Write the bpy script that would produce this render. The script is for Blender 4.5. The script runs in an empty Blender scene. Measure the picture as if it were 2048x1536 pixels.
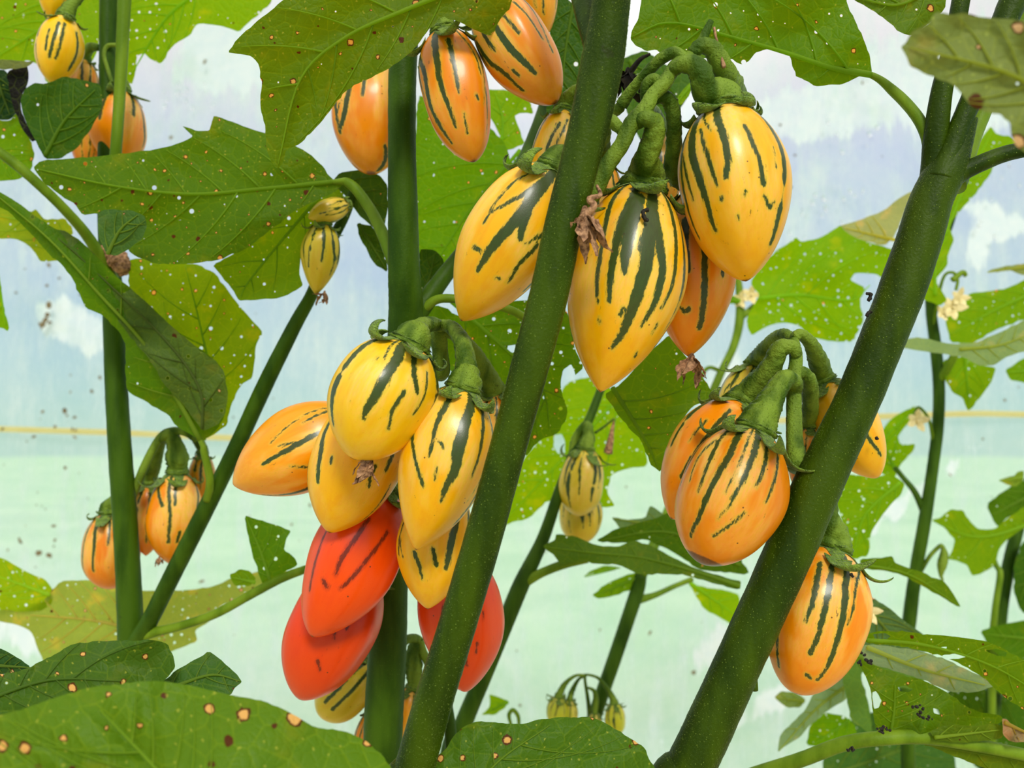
import bpy, math, random
import numpy as np
from mathutils import Vector, Matrix
from mathutils.geometry import delaunay_2d_cdt

random.seed(7)
SC = bpy.context.scene
COL = SC.collection
W, H = 2048, 1536
FPX = 1577.0

# ------------------------------------------------------------ camera
cam_data = bpy.data.cameras.new('camera')
cam_data.sensor_width = 36.0
cam_data.lens = FPX / W * 36.0
cam_data.clip_start = 0.01
cam_data.dof.use_dof = True
cam_data.dof.focus_distance = 0.305
cam_data.dof.aperture_fstop = 12.0
cam = bpy.data.objects.new('camera', cam_data)
COL.objects.link(cam)
CAM_Z, PITCH = 1.05, math.radians(4)
cam.location = (0, 0, CAM_Z)
cam.rotation_euler = (math.radians(90) + PITCH, 0, 0)
SC.camera = cam
CM = Matrix.Translation((0, 0, CAM_Z)) @ Matrix.Rotation(math.radians(90) + PITCH, 4, 'X')
CR = np.array(CM.to_3x3())
CL = np.array((0, 0, CAM_Z))

# ------------------------------------------------------------ world and light
wd = bpy.data.worlds.new('overcast_sky')
SC.world = wd
wd.use_nodes = True
nt = wd.node_tree
nt.nodes.clear()
wo = nt.nodes.new('ShaderNodeOutputWorld')
bg = nt.nodes.new('ShaderNodeBackground')
bg.inputs['Strength'].default_value = 0.84
tcw = nt.nodes.new('ShaderNodeTexCoord')
sep = nt.nodes.new('ShaderNodeSeparateXYZ')
rmp = nt.nodes.new('ShaderNodeValToRGB')
el = rmp.color_ramp.elements
el[0].position = 0.0; el[0].color = (0.50, 0.80, 0.66, 1)
el[1].position = 0.60; el[1].color = (1.4, 1.28, 1.28, 1)
for p, c in ((0.03, (0.48, 0.79, 0.72, 1)), (0.09, (0.46, 0.74, 0.84, 1)), (0.20, (0.46, 0.62, 0.92, 1)), (0.32, (0.56, 0.62, 0.98, 1)), (0.43, (1.12, 0.98, 1.06, 1))):
    e = el.new(p); e.color = c
nt.links.new(tcw.outputs['Generated'], sep.inputs[0])
nt.links.new(sep.outputs['Z'], rmp.inputs[0])
nt.links.new(rmp.outputs[0], bg.inputs['Color'])
nt.links.new(bg.outputs[0], wo.inputs[0])

sd = bpy.data.lights.new('sun', 'SUN')
sd.energy = 2.45
sd.angle = math.radians(14)
sd.color = (1.0, 0.97, 0.9)
sun = bpy.data.objects.new('sun', sd)
COL.objects.link(sun)
sun.rotation_euler = (math.radians(50), math.radians(14), 0)

SC.view_settings.view_transform = 'Standard'
SC.view_settings.look = 'None'
SC.view_settings.gamma = 1.0
SC.view_settings.use_curve_mapping = False
SC.view_settings.exposure = 0.0
SC.cycles.max_bounces = 8
SC.cycles.transparent_max_bounces = 24
SC.cycles.transmission_bounces = 6
SC.cycles.sample_clamp_indirect = 4.0

# ------------------------------------------------------------ geometry helpers
def P(x, y, d):
    v = np.array(((x - W / 2) / FPX * d, -(y - H / 2) / FPX * d, -d))
    return CR @ v + CL

def Pv(xy, d):
    xy = np.asarray(xy, float); d = np.asarray(d, float)
    v = np.stack(((xy[:, 0] - W / 2) / FPX * d, -(xy[:, 1] - H / 2) / FPX * d, -d), 1)
    return v @ CR.T + CL

FILM_Y = 1.15
def FP(x, y, off=0.0):
    v = P(x, y, 1.0) - CL
    return CL + v * ((FILM_Y - off) / v[1])

def lin(r, g, b):
    f = lambda c: (c / 255 / 12.92) if c / 255 <= .04045 else ((c / 255 + .055) / 1.055) ** 2.4
    return (f(r), f(g), f(b), 1.0)

def mesh_obj(name, verts, faces, mat, parent=None, smooth=True):
    me = bpy.data.meshes.new(name)
    me.from_pydata([tuple(map(float, v)) for v in verts], [], faces)
    if mat is not None: me.materials.append(mat)
    if smooth:
        me.polygons.foreach_set('use_smooth', [True] * len(me.polygons))
    me.update()
    o = bpy.data.objects.new(name, me)
    COL.objects.link(o)
    if parent is not None:
        o.parent = parent
        if parent.name in INV: o.matrix_parent_inverse = INV[parent.name]
    return o

INV = {}
def tag(o, label=None, cat=None, group=None, kind=None):
    if label: o['label'] = label
    if cat: o['category'] = cat
    if group: o['group'] = group
    if kind: o['kind'] = kind
    return o

def empty(name, m=None, loc=None):
    o = bpy.data.objects.new(name, None)
    COL.objects.link(o)
    o.empty_display_size = 0.01
    if m is not None: o.matrix_world = m
    if loc is not None: o.location = loc
    return o

def catmull(pts, n):
    pts = np.asarray(pts, float)
    if len(pts) == 2:
        t = np.linspace(0, 1, n)[:, None]
        return pts[0] * (1 - t) + pts[1] * t
    ext = np.vstack((2 * pts[0] - pts[1], pts, 2 * pts[-1] - pts[-2]))
    m = len(pts) - 1
    out = []
    for u in np.linspace(0, m - 1e-9, n):
        i = int(u); t = u - i
        p0, p1, p2, p3 = ext[i], ext[i + 1], ext[i + 2], ext[i + 3]
        out.append(0.5 * ((2 * p1) + (-p0 + p2) * t + (2 * p0 - 5 * p1 + 4 * p2 - p3) * t * t + (-p0 + 3 * p1 - 3 * p2 + p3) * t ** 3))
    return np.array(out)

def vnoise(p, seed=0, f=1.0):
    """cheap smooth pseudo noise in [-1,1] on Nx3 points"""
    r = np.random.RandomState(seed)
    s = np.zeros(len(p))
    for k in range(5):
        w = r.normal(size=3) * f * (1 + .5 * k)
        s += np.sin(p @ w + r.uniform(0, 6.28)) / (1 + .35 * k)
    return s / 3.2

def tube_data(pts, rad, n=None, sides=16, rough=0.0, seed=0, wrinkle=0.0, flat=1.0):
    """pts Kx3 world, rad K metres -> verts, faces (closed ends)"""
    pts = np.asarray(pts, float); rad = np.asarray(rad, float)
    if n is None: n = max(8, 6 * len(pts))
    C = catmull(np.hstack((pts, rad[:, None])), n)
    c, r = C[:, :3], np.maximum(C[:, 3], 1e-5)
    T = np.gradient(c, axis=0); T /= np.linalg.norm(T, axis=1)[:, None] + 1e-12
    up = np.array((0., 1., 0.)) if abs(T[0][1]) < .9 else np.array((1., 0, 0))
    N = np.cross(T[0], up); N /= np.linalg.norm(N)
    verts = []
    ang = np.linspace(0, 2 * np.pi, sides, endpoint=False)
    s = np.concatenate(([0], np.cumsum(np.linalg.norm(np.diff(c, axis=0), axis=1))))
    for i in range(n):
        N = N - T[i] * (N @ T[i]); N /= np.linalg.norm(N)
        B = np.cross(T[i], N)
        rr = np.full(sides, r[i])
        if wrinkle:
            rr = rr * (1 + wrinkle * np.sin(s[i] / r[i] * 7 + 2 * np.sin(ang * 2 + seed) + seed) * (.5 + .5 * np.sin(ang * 3 + s[i] * 900)))
        ring = c[i] + rr[:, None] * (np.cos(ang)[:, None] * N + flat * np.sin(ang)[:, None] * B)
        verts.append(ring)
    V = np.vstack(verts)
    if rough:
        cen = np.repeat(c, sides, 0)
        dv = V - cen
        V = cen + dv * (1 + rough * vnoise(V, seed, 1500.0))[:, None]
    F = []
    for i in range(n - 1):
        for j in range(sides):
            a = i * sides + j; b = i * sides + (j + 1) % sides
            F.append((a, b, b + sides, a + sides))
    k = len(V)
    V = np.vstack((V, c[0] - T[0] * r[0] * .4, c[-1] + T[-1] * r[-1] * .4))
    for j in range(sides):
        F.append((k, (j + 1) % sides, j))
        a = (n - 1) * sides
        F.append((k + 1, a + j, a + (j + 1) % sides))
    return V, F

def merge(parts):
    V, F, o = [], [], 0
    for v, f in parts:
        V.append(np.asarray(v)); F += [tuple(i + o for i in q) for q in f]; o += len(v)
    return np.vstack(V), F

def px_tube(pts, rad_px, d=None, ground=False, **k):
    """pts: (x,y,depth) or (x,y) with d; rad px -> tube data in world"""
    q, r = [], []
    for i, p in enumerate(pts):
        dd = p[2] if len(p) > 2 else d
        rp = rad_px[i] if hasattr(rad_px, '__len__') else rad_px
        q.append(P(p[0], p[1], dd)); r.append(rp * dd / FPX)
    if ground:
        g = q[-1] + (q[-1] - q[-2]) * .25
        q.append(np.array((g[0], g[1], g[2] - .12))); r.append(r[-1] * 1.05)
        q.append(np.array((g[0] * 1.0, g[1] + .01, 0.0))); r.append(r[-1] * 1.15)
    return tube_data(np.array(q), np.array(r), **k)

# ------------------------------------------------------------ node helpers
class NG:
    def __init__(s, name):
        s.m = bpy.data.materials.new(name); s.m.use_nodes = True
        s.t = s.m.node_tree; s.t.nodes.clear()
    def n(s, typ, **k):
        x = s.t.nodes.new('ShaderNode' + typ)
        for a, v in k.items(): setattr(x, a, v)
        return x
    def put(s, sock, v):
        if v is None: return
        if isinstance(v, bpy.types.NodeSocket): s.t.links.new(v, sock)
        else:
            if hasattr(sock.default_value, '__len__') and not hasattr(v, '__len__'): v = (v,) * len(sock.default_value)
            sock.default_value = v
    def math(s, op, a, b=None, c=None, clamp=False):
        x = s.n('Math', operation=op, use_clamp=clamp)
        s.put(x.inputs[0], a); s.put(x.inputs[1], b); s.put(x.inputs[2], c)
        return x.outputs[0]
    def step(s, v, lo, hi):
        x = s.n('MapRange', interpolation_type='SMOOTHSTEP')
        s.put(x.inputs[0], v); s.put(x.inputs[1], lo); s.put(x.inputs[2], hi)
        x.inputs[3].default_value = 0; x.inputs[4].default_value = 1
        return x.outputs[0]
    def mix(s, f, a, b, bt='MIX'):
        x = s.n('Mix', data_type='RGBA', blend_type=bt)
        s.put(x.inputs[0], f); s.put(x.inputs[6], a); s.put(x.inputs[7], b)
        return x.outputs[2]
    def noise(s, vec, scale, detail=3, rough=.5, dist=0.0):
        x = s.n('TexNoise'); s.put(x.inputs['Vector'], vec)
        x.inputs['Scale'].default_value = scale; x.inputs['Detail'].default_value = detail
        x.inputs['Roughness'].default_value = rough; x.inputs['Distortion'].default_value = dist
        return x.outputs[0]
    def vor(s, vec, scale, feature='F1', dim='3D'):
        x = s.n('TexVoronoi', feature=feature, voronoi_dimensions=dim); s.put(x.inputs['Vector'], vec)
        x.inputs['Scale'].default_value = scale
        return x
    def mapping(s, vec, scale=(1, 1, 1), loc=(0, 0, 0)):
        x = s.n('Mapping'); s.put(x.inputs['Vector'], vec)
        x.inputs['Scale'].default_value = scale; s.put(x.inputs['Location'], loc)
        return x.outputs[0]
    def attr(s, name, typ='GEOMETRY'):
        x = s.n('Attribute', attribute_type=typ, attribute_name=name)
        return x
    def bump(s, h, strength, dist):
        x = s.n('Bump'); s.put(x.inputs['Height'], h)
        x.inputs['Strength'].default_value = strength; x.inputs['Distance'].default_value = dist
        return x.outputs[0]
    def bsdf(s, color, rough=.5, normal=None, **k):
        x = s.n('BsdfPrincipled')
        s.put(x.inputs['Base Color'], color); s.put(x.inputs['Roughness'], rough)
        if normal is not None: s.put(x.inputs['Normal'], normal)
        for a, v in k.items(): s.put(x.inputs[a.replace('_', ' ')], v)
        return x.outputs[0]
    def mixs(s, f, a, b):
        x = s.n('MixShader'); s.put(x.inputs[0], f); s.put(x.inputs[1], a); s.put(x.inputs[2], b)
        return x.outputs[0]
    def out(s, sh):
        o = s.n('OutputMaterial'); s.put(o.inputs[0], sh); return s.m

# ------------------------------------------------------------ materials
def mat_fruit():
    g = NG('striped_fruit_skin')
    tc = g.n('TexCoord').outputs['Object']
    info = g.n('ObjectInfo')
    col = info.outputs['Color']; rnd = info.outputs['Random']
    off = g.n('CombineXYZ'); g.put(off.inputs[0], rnd); g.put(off.inputs[1], rnd)
    v = g.attr('along').outputs['Fac']
    st = g.attr('stripe').outputs['Fac']
    e_n = g.noise(g.mapping(tc, (1, 1, .22), off.outputs[0]), 1100, 4, .7)
    e_f = g.noise(g.mapping(tc, (1, 1, .5)), 3500, 2, .6)
    s2 = g.math('ADD', st, g.math('MULTIPLY', g.math('SUBTRACT', e_n, .5), 3.5))
    s2 = g.math('ADD', s2, g.math('MULTIPLY', g.math('SUBTRACT', e_f, .5), .7))
    mask = g.step(s2, -.30, .45)
    halo = g.step(g.math('ADD', st, g.math('MULTIPLY', g.math('SUBTRACT', e_n, .5), 2.5)), -1.7, .4)
    big = g.noise(g.mapping(tc, (1, 1, .3), off.outputs[0]), 75, 3, .55)
    pale = g.mix(.66, col, g.mix(g.step(e_n, .35, .65), lin(252, 206, 120), lin(232, 212, 84)))
    topness = g.math('SUBTRACT', 1.0, g.step(v, .35, .85))
    pf = g.math('MULTIPLY', g.step(big, .44, .58), g.math('ADD', .25, g.math('MULTIPLY', topness, .75)))
    red = g.attr('red', 'OBJECT').outputs['Fac']
    pf = g.math('MULTIPLY', pf, g.math('SUBTRACT', 1.0, red))
    base = g.mix(g.math('MULTIPLY', pf, .85), col, pale)
    strk = g.step(g.noise(g.mapping(tc, (1, 1, .1), off.outputs[0]), 300, 4, .65), .42, .68)
    base = g.mix(g.math('MULTIPLY', strk, .55), base, g.mix(1.0, base, (.95, .78, .45, 1), 'MULTIPLY'))
    fine = g.noise(tc, 160, 3, .6)
    base = g.mix(g.math('MULTIPLY', g.math('SUBTRACT', fine, .3), .25), base, g.mix(1.0, base, (.9, .72, .5, 1), 'MULTIPLY'))
    greenish = g.mix(red, lin(190, 180, 60), lin(170, 50, 20))
    base = g.mix(g.math('MULTIPLY', halo, .5), base, greenish)
    dark = g.mix(e_n, lin(6, 34, 14), lin(34, 76, 30))
    dark = g.mix(red, dark, lin(72, 28, 16))
    c = g.mix(g.math('MULTIPLY', mask, g.math('SUBTRACT', .95, g.math('MULTIPLY', red, .18))), base, dark)
    # blossom scar
    # freckles of broken green between the stripes
    fk = g.math('MULTIPLY', g.step(g.noise(g.mapping(tc, (1, 1, .3), off.outputs[0]), 480, 5, .75), .63, .72), g.math('SUBTRACT', 1.0, g.step(v, .6, .95)))
    c = g.mix(g.math('MULTIPLY', fk, g.math('SUBTRACT', .75, g.math('MULTIPLY', red, .4))), c, dark)
    scar = g.attr('scar', 'OBJECT').outputs['Fac']
    c = g.mix(g.step(g.math('ADD', v, g.math('MULTIPLY', e_n, .02)), scar, g.math('ADD', scar, .012)), c, g.mix(e_n, lin(60, 30, 14), lin(150, 84, 34)))
    sp = g.vor(tc, 330)
    sm = g.math('LESS_THAN', sp.outputs['Distance'], .11)
    rs = g.n('SeparateColor'); g.put(rs.inputs[0], sp.outputs['Color'])
    sm = g.math('MULTIPLY', sm, g.math('GREATER_THAN', rs.outputs[0], .93))
    c = g.mix(g.math('MULTIPLY', sm, .8), c, lin(60, 44, 20))
    nb = g.bump(g.noise(tc, 2600, 2), .08, .0004)
    rough = g.math('ADD', .27, g.math('MULTIPLY', fine, .12))
    sh = g.bsdf(c, rough, nb, Subsurface_Weight=.06, Subsurface_Radius=(.006, .003, .001), Subsurface_Scale=1.0, Coat_Weight=.12, Coat_Roughness=.14, Specular_IOR_Level=.30)
    return g.out(sh)

def mat_stem(name, c1, c2, dots=1.0, bump=.5, scale=1.0):
    g = NG(name)
    tc = g.n('TexCoord').outputs['Object']
    n1 = g.noise(g.mapping(tc, (1, 1, .25)), 90 * scale, 4)
    base = g.mix(g.step(n1, .35, .65), c1, c2)
    vo = g.vor(tc, 900 * scale)
    rs = g.n('SeparateColor'); g.put(rs.inputs[0], vo.outputs['Color'])
    dm = g.math('MULTIPLY', g.math('SUBTRACT', 1, g.step(vo.outputs['Distance'], .10, .24)), g.math('GREATER_THAN', rs.outputs[0], .55))
    base = g.mix(g.math('MULTIPLY', dm, .65 * dots), base, lin(120, 146, 50))
    dk = g.step(g.noise(tc, 140 * scale, 3, .7), .66, .76)
    base = g.mix(g.math('MULTIPLY', dk, .45), base, lin(40, 42, 20))
    h = g.math('ADD', g.noise(tc, 900 * scale, 3), g.math('MULTIPLY', dm, .8))
    return g.out(g.bsdf(base, .48, g.bump(h, bump, .0006), Specular_IOR_Level=.12))

def mat_calyx():
    g = NG('fuzzy_wrinkled_calyx')
    tc = g.n('TexCoord').outputs['Object']
    n = g.noise(tc, 320, 5, .65)
    base = g.mix(g.step(n, .3, .7), lin(68, 100, 14), lin(126, 156, 40))
    f = g.noise(tc, 3200, 2, .8)
    base = g.mix(g.math('MULTIPLY', g.step(f, .56, .72), .5), base, lin(196, 210, 140))
    w = g.vor(g.mapping(tc, (1, 1, 2.2)), 520, 'DISTANCE_TO_EDGE').outputs['Distance']
    h = g.math('ADD', g.step(w, 0, .25), g.math('MULTIPLY', f, .5))
    return g.out(g.bsdf(base, .7, g.bump(h, .75, .0007), Sheen_Weight=.12, Specular_IOR_Level=.25))

def mat_leaf():
    g = NG('leaf_blade')
    uv = g.n('UVMap').outputs[0]
    info = g.n('ObjectInfo'); col = info.outputs['Color']
    glow = g.attr('glow', 'OBJECT').outputs['Fac']
    dull = g.attr('dull', 'OBJECT').outputs['Fac']
    spot = g.attr('spot', 'OBJECT').outputs['Fac']
    hole = g.attr('hole', 'OBJECT').outputs['Fac']
    n1 = g.noise(uv, .9, 4, .6); n2 = g.noise(uv, 5, 4, .65)
    base = g.mix(g.math('MULTIPLY', n1, .55), col, g.mix(1.0, col, (.55, .75, .5, 1), 'MULTIPLY'))
    # yellowed, blotchy patches
    yl = g.math('MULTIPLY', g.step(g.noise(uv, .55, 3, .6), .55, .75), .5)
    base = g.mix(yl, base, g.mix(1.0, col, (2.3, 1.25, .9, 1), 'MULTIPLY'))
    tv = g.vor(uv, 1.6, 'DISTANCE_TO_EDGE', '2D').outputs['Distance']
    tvl = g.math('SUBTRACT', 1.0, g.step(tv, .0, .07))
    tw = g.vor(uv, 4.2, 'DISTANCE_TO_EDGE', '2D').outputs['Distance']
    twl = g.math('SUBTRACT', 1.0, g.step(tw, .0, .09))
    veins = g.math('ADD', g.math('MULTIPLY', tvl, .20), g.math('MULTIPLY', twl, .07))
    base = g.mix(veins, base, g.mix(.5, g.mix(1.0, col, (2.2, 1.8, 1.0, 1), 'MULTIPLY'), lin(140, 170, 30)))
    # brown ringed disease spots
    wob = g.n('VectorMath', operation='ADD'); nz = g.n('TexNoise'); g.put(nz.inputs['Vector'], uv); nz.inputs['Scale'].default_value = 6
    sc = g.n('VectorMath', operation='SCALE'); g.put(sc.inputs[0], nz.outputs['Color']); sc.inputs['Scale'].default_value = .16
    g.put(wob.inputs[0], uv); g.put(wob.inputs[1], sc.outputs[0]); wuv = wob.outputs[0]
    vo = g.vor(wuv, 1.25, dim='2D'); rs = g.n('SeparateColor'); g.put(rs.inputs[0], vo.outputs['Color'])
    on = g.math('LESS_THAN', rs.outputs[0], spot)
    ssz = g.attr('spot_size', 'OBJECT').outputs['Fac']
    rad = g.math('MULTIPLY', ssz, g.math('ADD', .035, g.math('MULTIPLY', g.math('POWER', rs.outputs[1], 2.0), .13)))
    d = vo.outputs['Distance']
    ring = g.math('MULTIPLY', on, g.math('SUBTRACT', 1, g.step(d, rad, g.math('ADD', rad, .035))))
    core = g.math('MULTIPLY', on, g.math('SUBTRACT', 1, g.step(d, g.math('MULTIPLY', rad, .62), g.math('MULTIPLY', rad, .88))))
    base = g.mix(ring, base, lin(84, 48, 16))
    base = g.mix(g.math('MULTIPLY', core, g.math('GREATER_THAN', rs.outputs[2], .15)), base, lin(226, 188, 140))
    # pale feeding flecks
    fl = g.vor(g.mapping(wuv, loc=(7.3, 2.1, 0)), 3.4, dim='2D'); rf = g.n('SeparateColor'); g.put(rf.inputs[0], fl.outputs['Color'])
    fm = g.math('MULTIPLY', g.math('LESS_THAN', rf.outputs[0], g.math('MULTIPLY', spot, .45)), g.math('SUBTRACT', 1, g.step(fl.outputs['Distance'], .06, .16)))
    base = g.mix(g.math('MULTIPLY', fm, .55), base, lin(170, 190, 90))
    # small clean holes, in loose swarms
    ho = g.vor(g.mapping(uv, loc=(3.1, 5.7, 0)), 1.75, dim='2D'); rh = g.n('SeparateColor'); g.put(rh.inputs[0], ho.outputs['Color'])
    sw = g.step(g.noise(g.mapping(uv, loc=(9, 1, 0)), .45, 2), .38, .6)
    hon = g.math('LESS_THAN', rh.outputs[0], g.math('MULTIPLY', hole, g.math('ADD', .25, g.math('MULTIPLY', sw, .9))))
    hr = g.math('ADD', .035, g.math('MULTIPLY', g.math('POWER', rh.outputs[1], 2.5), .16))
    hm = g.math('MULTIPLY', hon, g.math('LESS_THAN', ho.outputs['Distance'], hr))
    rim = g.math('MULTIPLY', hon, g.math('SUBTRACT', 1, g.step(ho.outputs['Distance'], hr, g.math('ADD', hr, .06))))
    base = g.mix(g.math('MULTIPLY', rim, .5), base, lin(190, 205, 110))
    h = g.math('ADD', g.math('MULTIPLY', g.step(tv, 0, .25), .6), g.math('MULTIPLY', g.step(tw, 0, .25), .35))
    nb = g.bump(g.math('ADD', h, g.math('MULTIPLY', g.noise(uv, 30, 2), .25)), .4, .0008)
    tr = g.n('BsdfTranslucent')
    tcol = g.mix(1.0, base, g.mix(dull, (2.3, 1.22, 0.3, 1), (1.25, 1.15, 1.1, 1)), 'MULTIPLY')
    g.put(tr.inputs[0], tcol)
    pr = g.bsdf(g.mix(1.0, base, g.mix(dull, (.74, .66, .34, 1), (.9, .9, .9, 1)), 'MULTIPLY'), .5, nb, Specular_IOR_Level=.13)
    sh = g.mixs(glow, pr, tr.outputs[0])
    tp = g.n('BsdfTransparent')
    return g.out(g.mixs(hm, sh, tp.outputs[0]))

def mat_simple(name, c1, c2, scale=200, rough=.8, bump=.5, dist=.001):
    g = NG(name)
    tc = g.n('TexCoord').outputs['Object']
    n = g.noise(tc, scale, 5, .65)
    return g.out(g.bsdf(g.mix(g.step(n, .3, .7), c1, c2), rough, g.bump(n, bump, dist), Specular_IOR_Level=.3))

def mat_vein():
    g = NG('leaf_vein')
    info = g.n('ObjectInfo'); col = info.outputs['Color']
    tr = g.n('BsdfTranslucent'); g.put(tr.inputs[0], g.mix(1.0, col, (1.9, 1.6, .6, 1), 'MULTIPLY'))
    return g.out(g.mixs(.55, g.bsdf(g.mix(1.0, col, (.72, .70, .5, 1), 'MULTIPLY'), .55, Specular_IOR_Level=.15), tr.outputs[0]))

def mat_film():
    g = NG('polythene_film')
    tc = g.n('TexCoord').outputs['Object']
    n1 = g.noise(tc, 3.2, 5, .6, .6)
    n2 = g.noise(g.mapping(tc, (3, 1, .6)), 16, 5, .65)
    n3 = g.noise(tc, 60, 3, .6)
    milky = g.math('ADD', .34, g.math('MULTIPLY', g.step(n1, .35, .7), .32))
    milky = g.math('ADD', milky, g.math('MULTIPLY', g.step(n2, .42, .72), .3))
    patch = g.attr('patch').outputs['Fac']
    pe = g.step(g.math('ADD', patch, g.math('MULTIPLY', g.math('SUBTRACT', n2, .5), .9)), .42, .62)
    milky = g.math('ADD', milky, g.math('MULTIPLY', pe, .45), clamp=True)
    col = g.mix(g.step(n3, .3, .7), (.90, .95, .98, 1), (.98, .99, 1, 1))
    col = g.mix(g.math('MULTIPLY', g.step(g.noise(tc, 7, 4, .7), .50, .72), .35), col, lin(196, 222, 200))
    tl = g.n('BsdfTranslucent'); g.put(tl.inputs[0], col)
    tp = g.n('BsdfTransparent'); g.put(tp.inputs[0], (.97, .985, .98, 1))
    gl = g.n('BsdfGlossy'); g.put(gl.inputs[0], (1, 1, 1, 1)); gl.inputs['Roughness'].default_value = .25
    df = g.n('BsdfDiffuse'); g.put(df.inputs[0], col)
    wh = g.mixs(g.math('ADD', .18, g.math('MULTIPLY', pe, .25)), tl.outputs[0], df.outputs[0])
    a = g.mixs(milky, tp.outputs[0], wh)
    return g.out(g.mixs(.04, a, gl.outputs[0]))

def mat_drop():
    g = NG('water_droplet')
    return g.out(g.bsdf((1, 1, 1, 1), .02, None, Transmission_Weight=1.0, IOR=1.33))

M_FRUIT = mat_fruit()
M_CALYX = mat_calyx()
M_HAIR = mat_simple('plant_down', lin(96, 118, 40), lin(150, 170, 80), 100)
M_STEM = mat_stem('downy_green_stem', lin(34, 54, 0), lin(56, 78, 0))
M_STEMD = mat_stem('smooth_green_stem', lin(38, 66, 2), lin(60, 90, 10), .25, .3)
M_STEML = mat_stem('pale_green_stem', lin(84, 114, 14), lin(110, 138, 28), .3, .3)
M_STALK = mat_stem('warty_fruit_stalk', lin(56, 84, 12), lin(118, 144, 44), .8, 1.0, 1.3)
M_LEAF = mat_leaf()
M_VEIN = mat_vein()
M_DEAD = mat_simple('withered_petal', lin(84, 54, 32), lin(196, 150, 108), 500)
M_CREAM = mat_simple('cream_petal', lin(214, 196, 130), lin(240, 226, 170), 300)
M_DEADLEAF = mat_simple('blackened_leaf', lin(16, 14, 8), lin(48, 38, 20), 300)
M_FRASS = mat_simple('dark_frass', lin(12, 12, 8), lin(44, 38, 22), 1200, .6)
M_FILM = mat_film()
M_DROP = mat_drop()
M_BOUNCE_FLOOR = mat_simple('pale_bounce_floor', lin(190, 168, 116), lin(224, 206, 156), 30, .95, 1, .01)  # unseen floor, pale colour invented to throw light up under the fruits
M_GRASSY = mat_simple('meadow_ground', lin(150, 200, 150), lin(178, 218, 170), .8, .95, .1, .02)
def mat_seam():
    g = NG('aged_film_tape'); n = g.noise(g.n('TexCoord').outputs['Object'], 40, 4)
    c = g.mix(n, lin(232, 222, 160), lin(240, 234, 190)); t = g.n('BsdfTranslucent'); g.put(t.inputs[0], c)
    return g.out(g.mixs(.7, g.bsdf(c, .6), t.outputs[0]))
M_SEAM = mat_seam()
M_DIRT = mat_simple('dried_splash', lin(84, 72, 48), lin(136, 122, 86), 200, .9)

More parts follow.
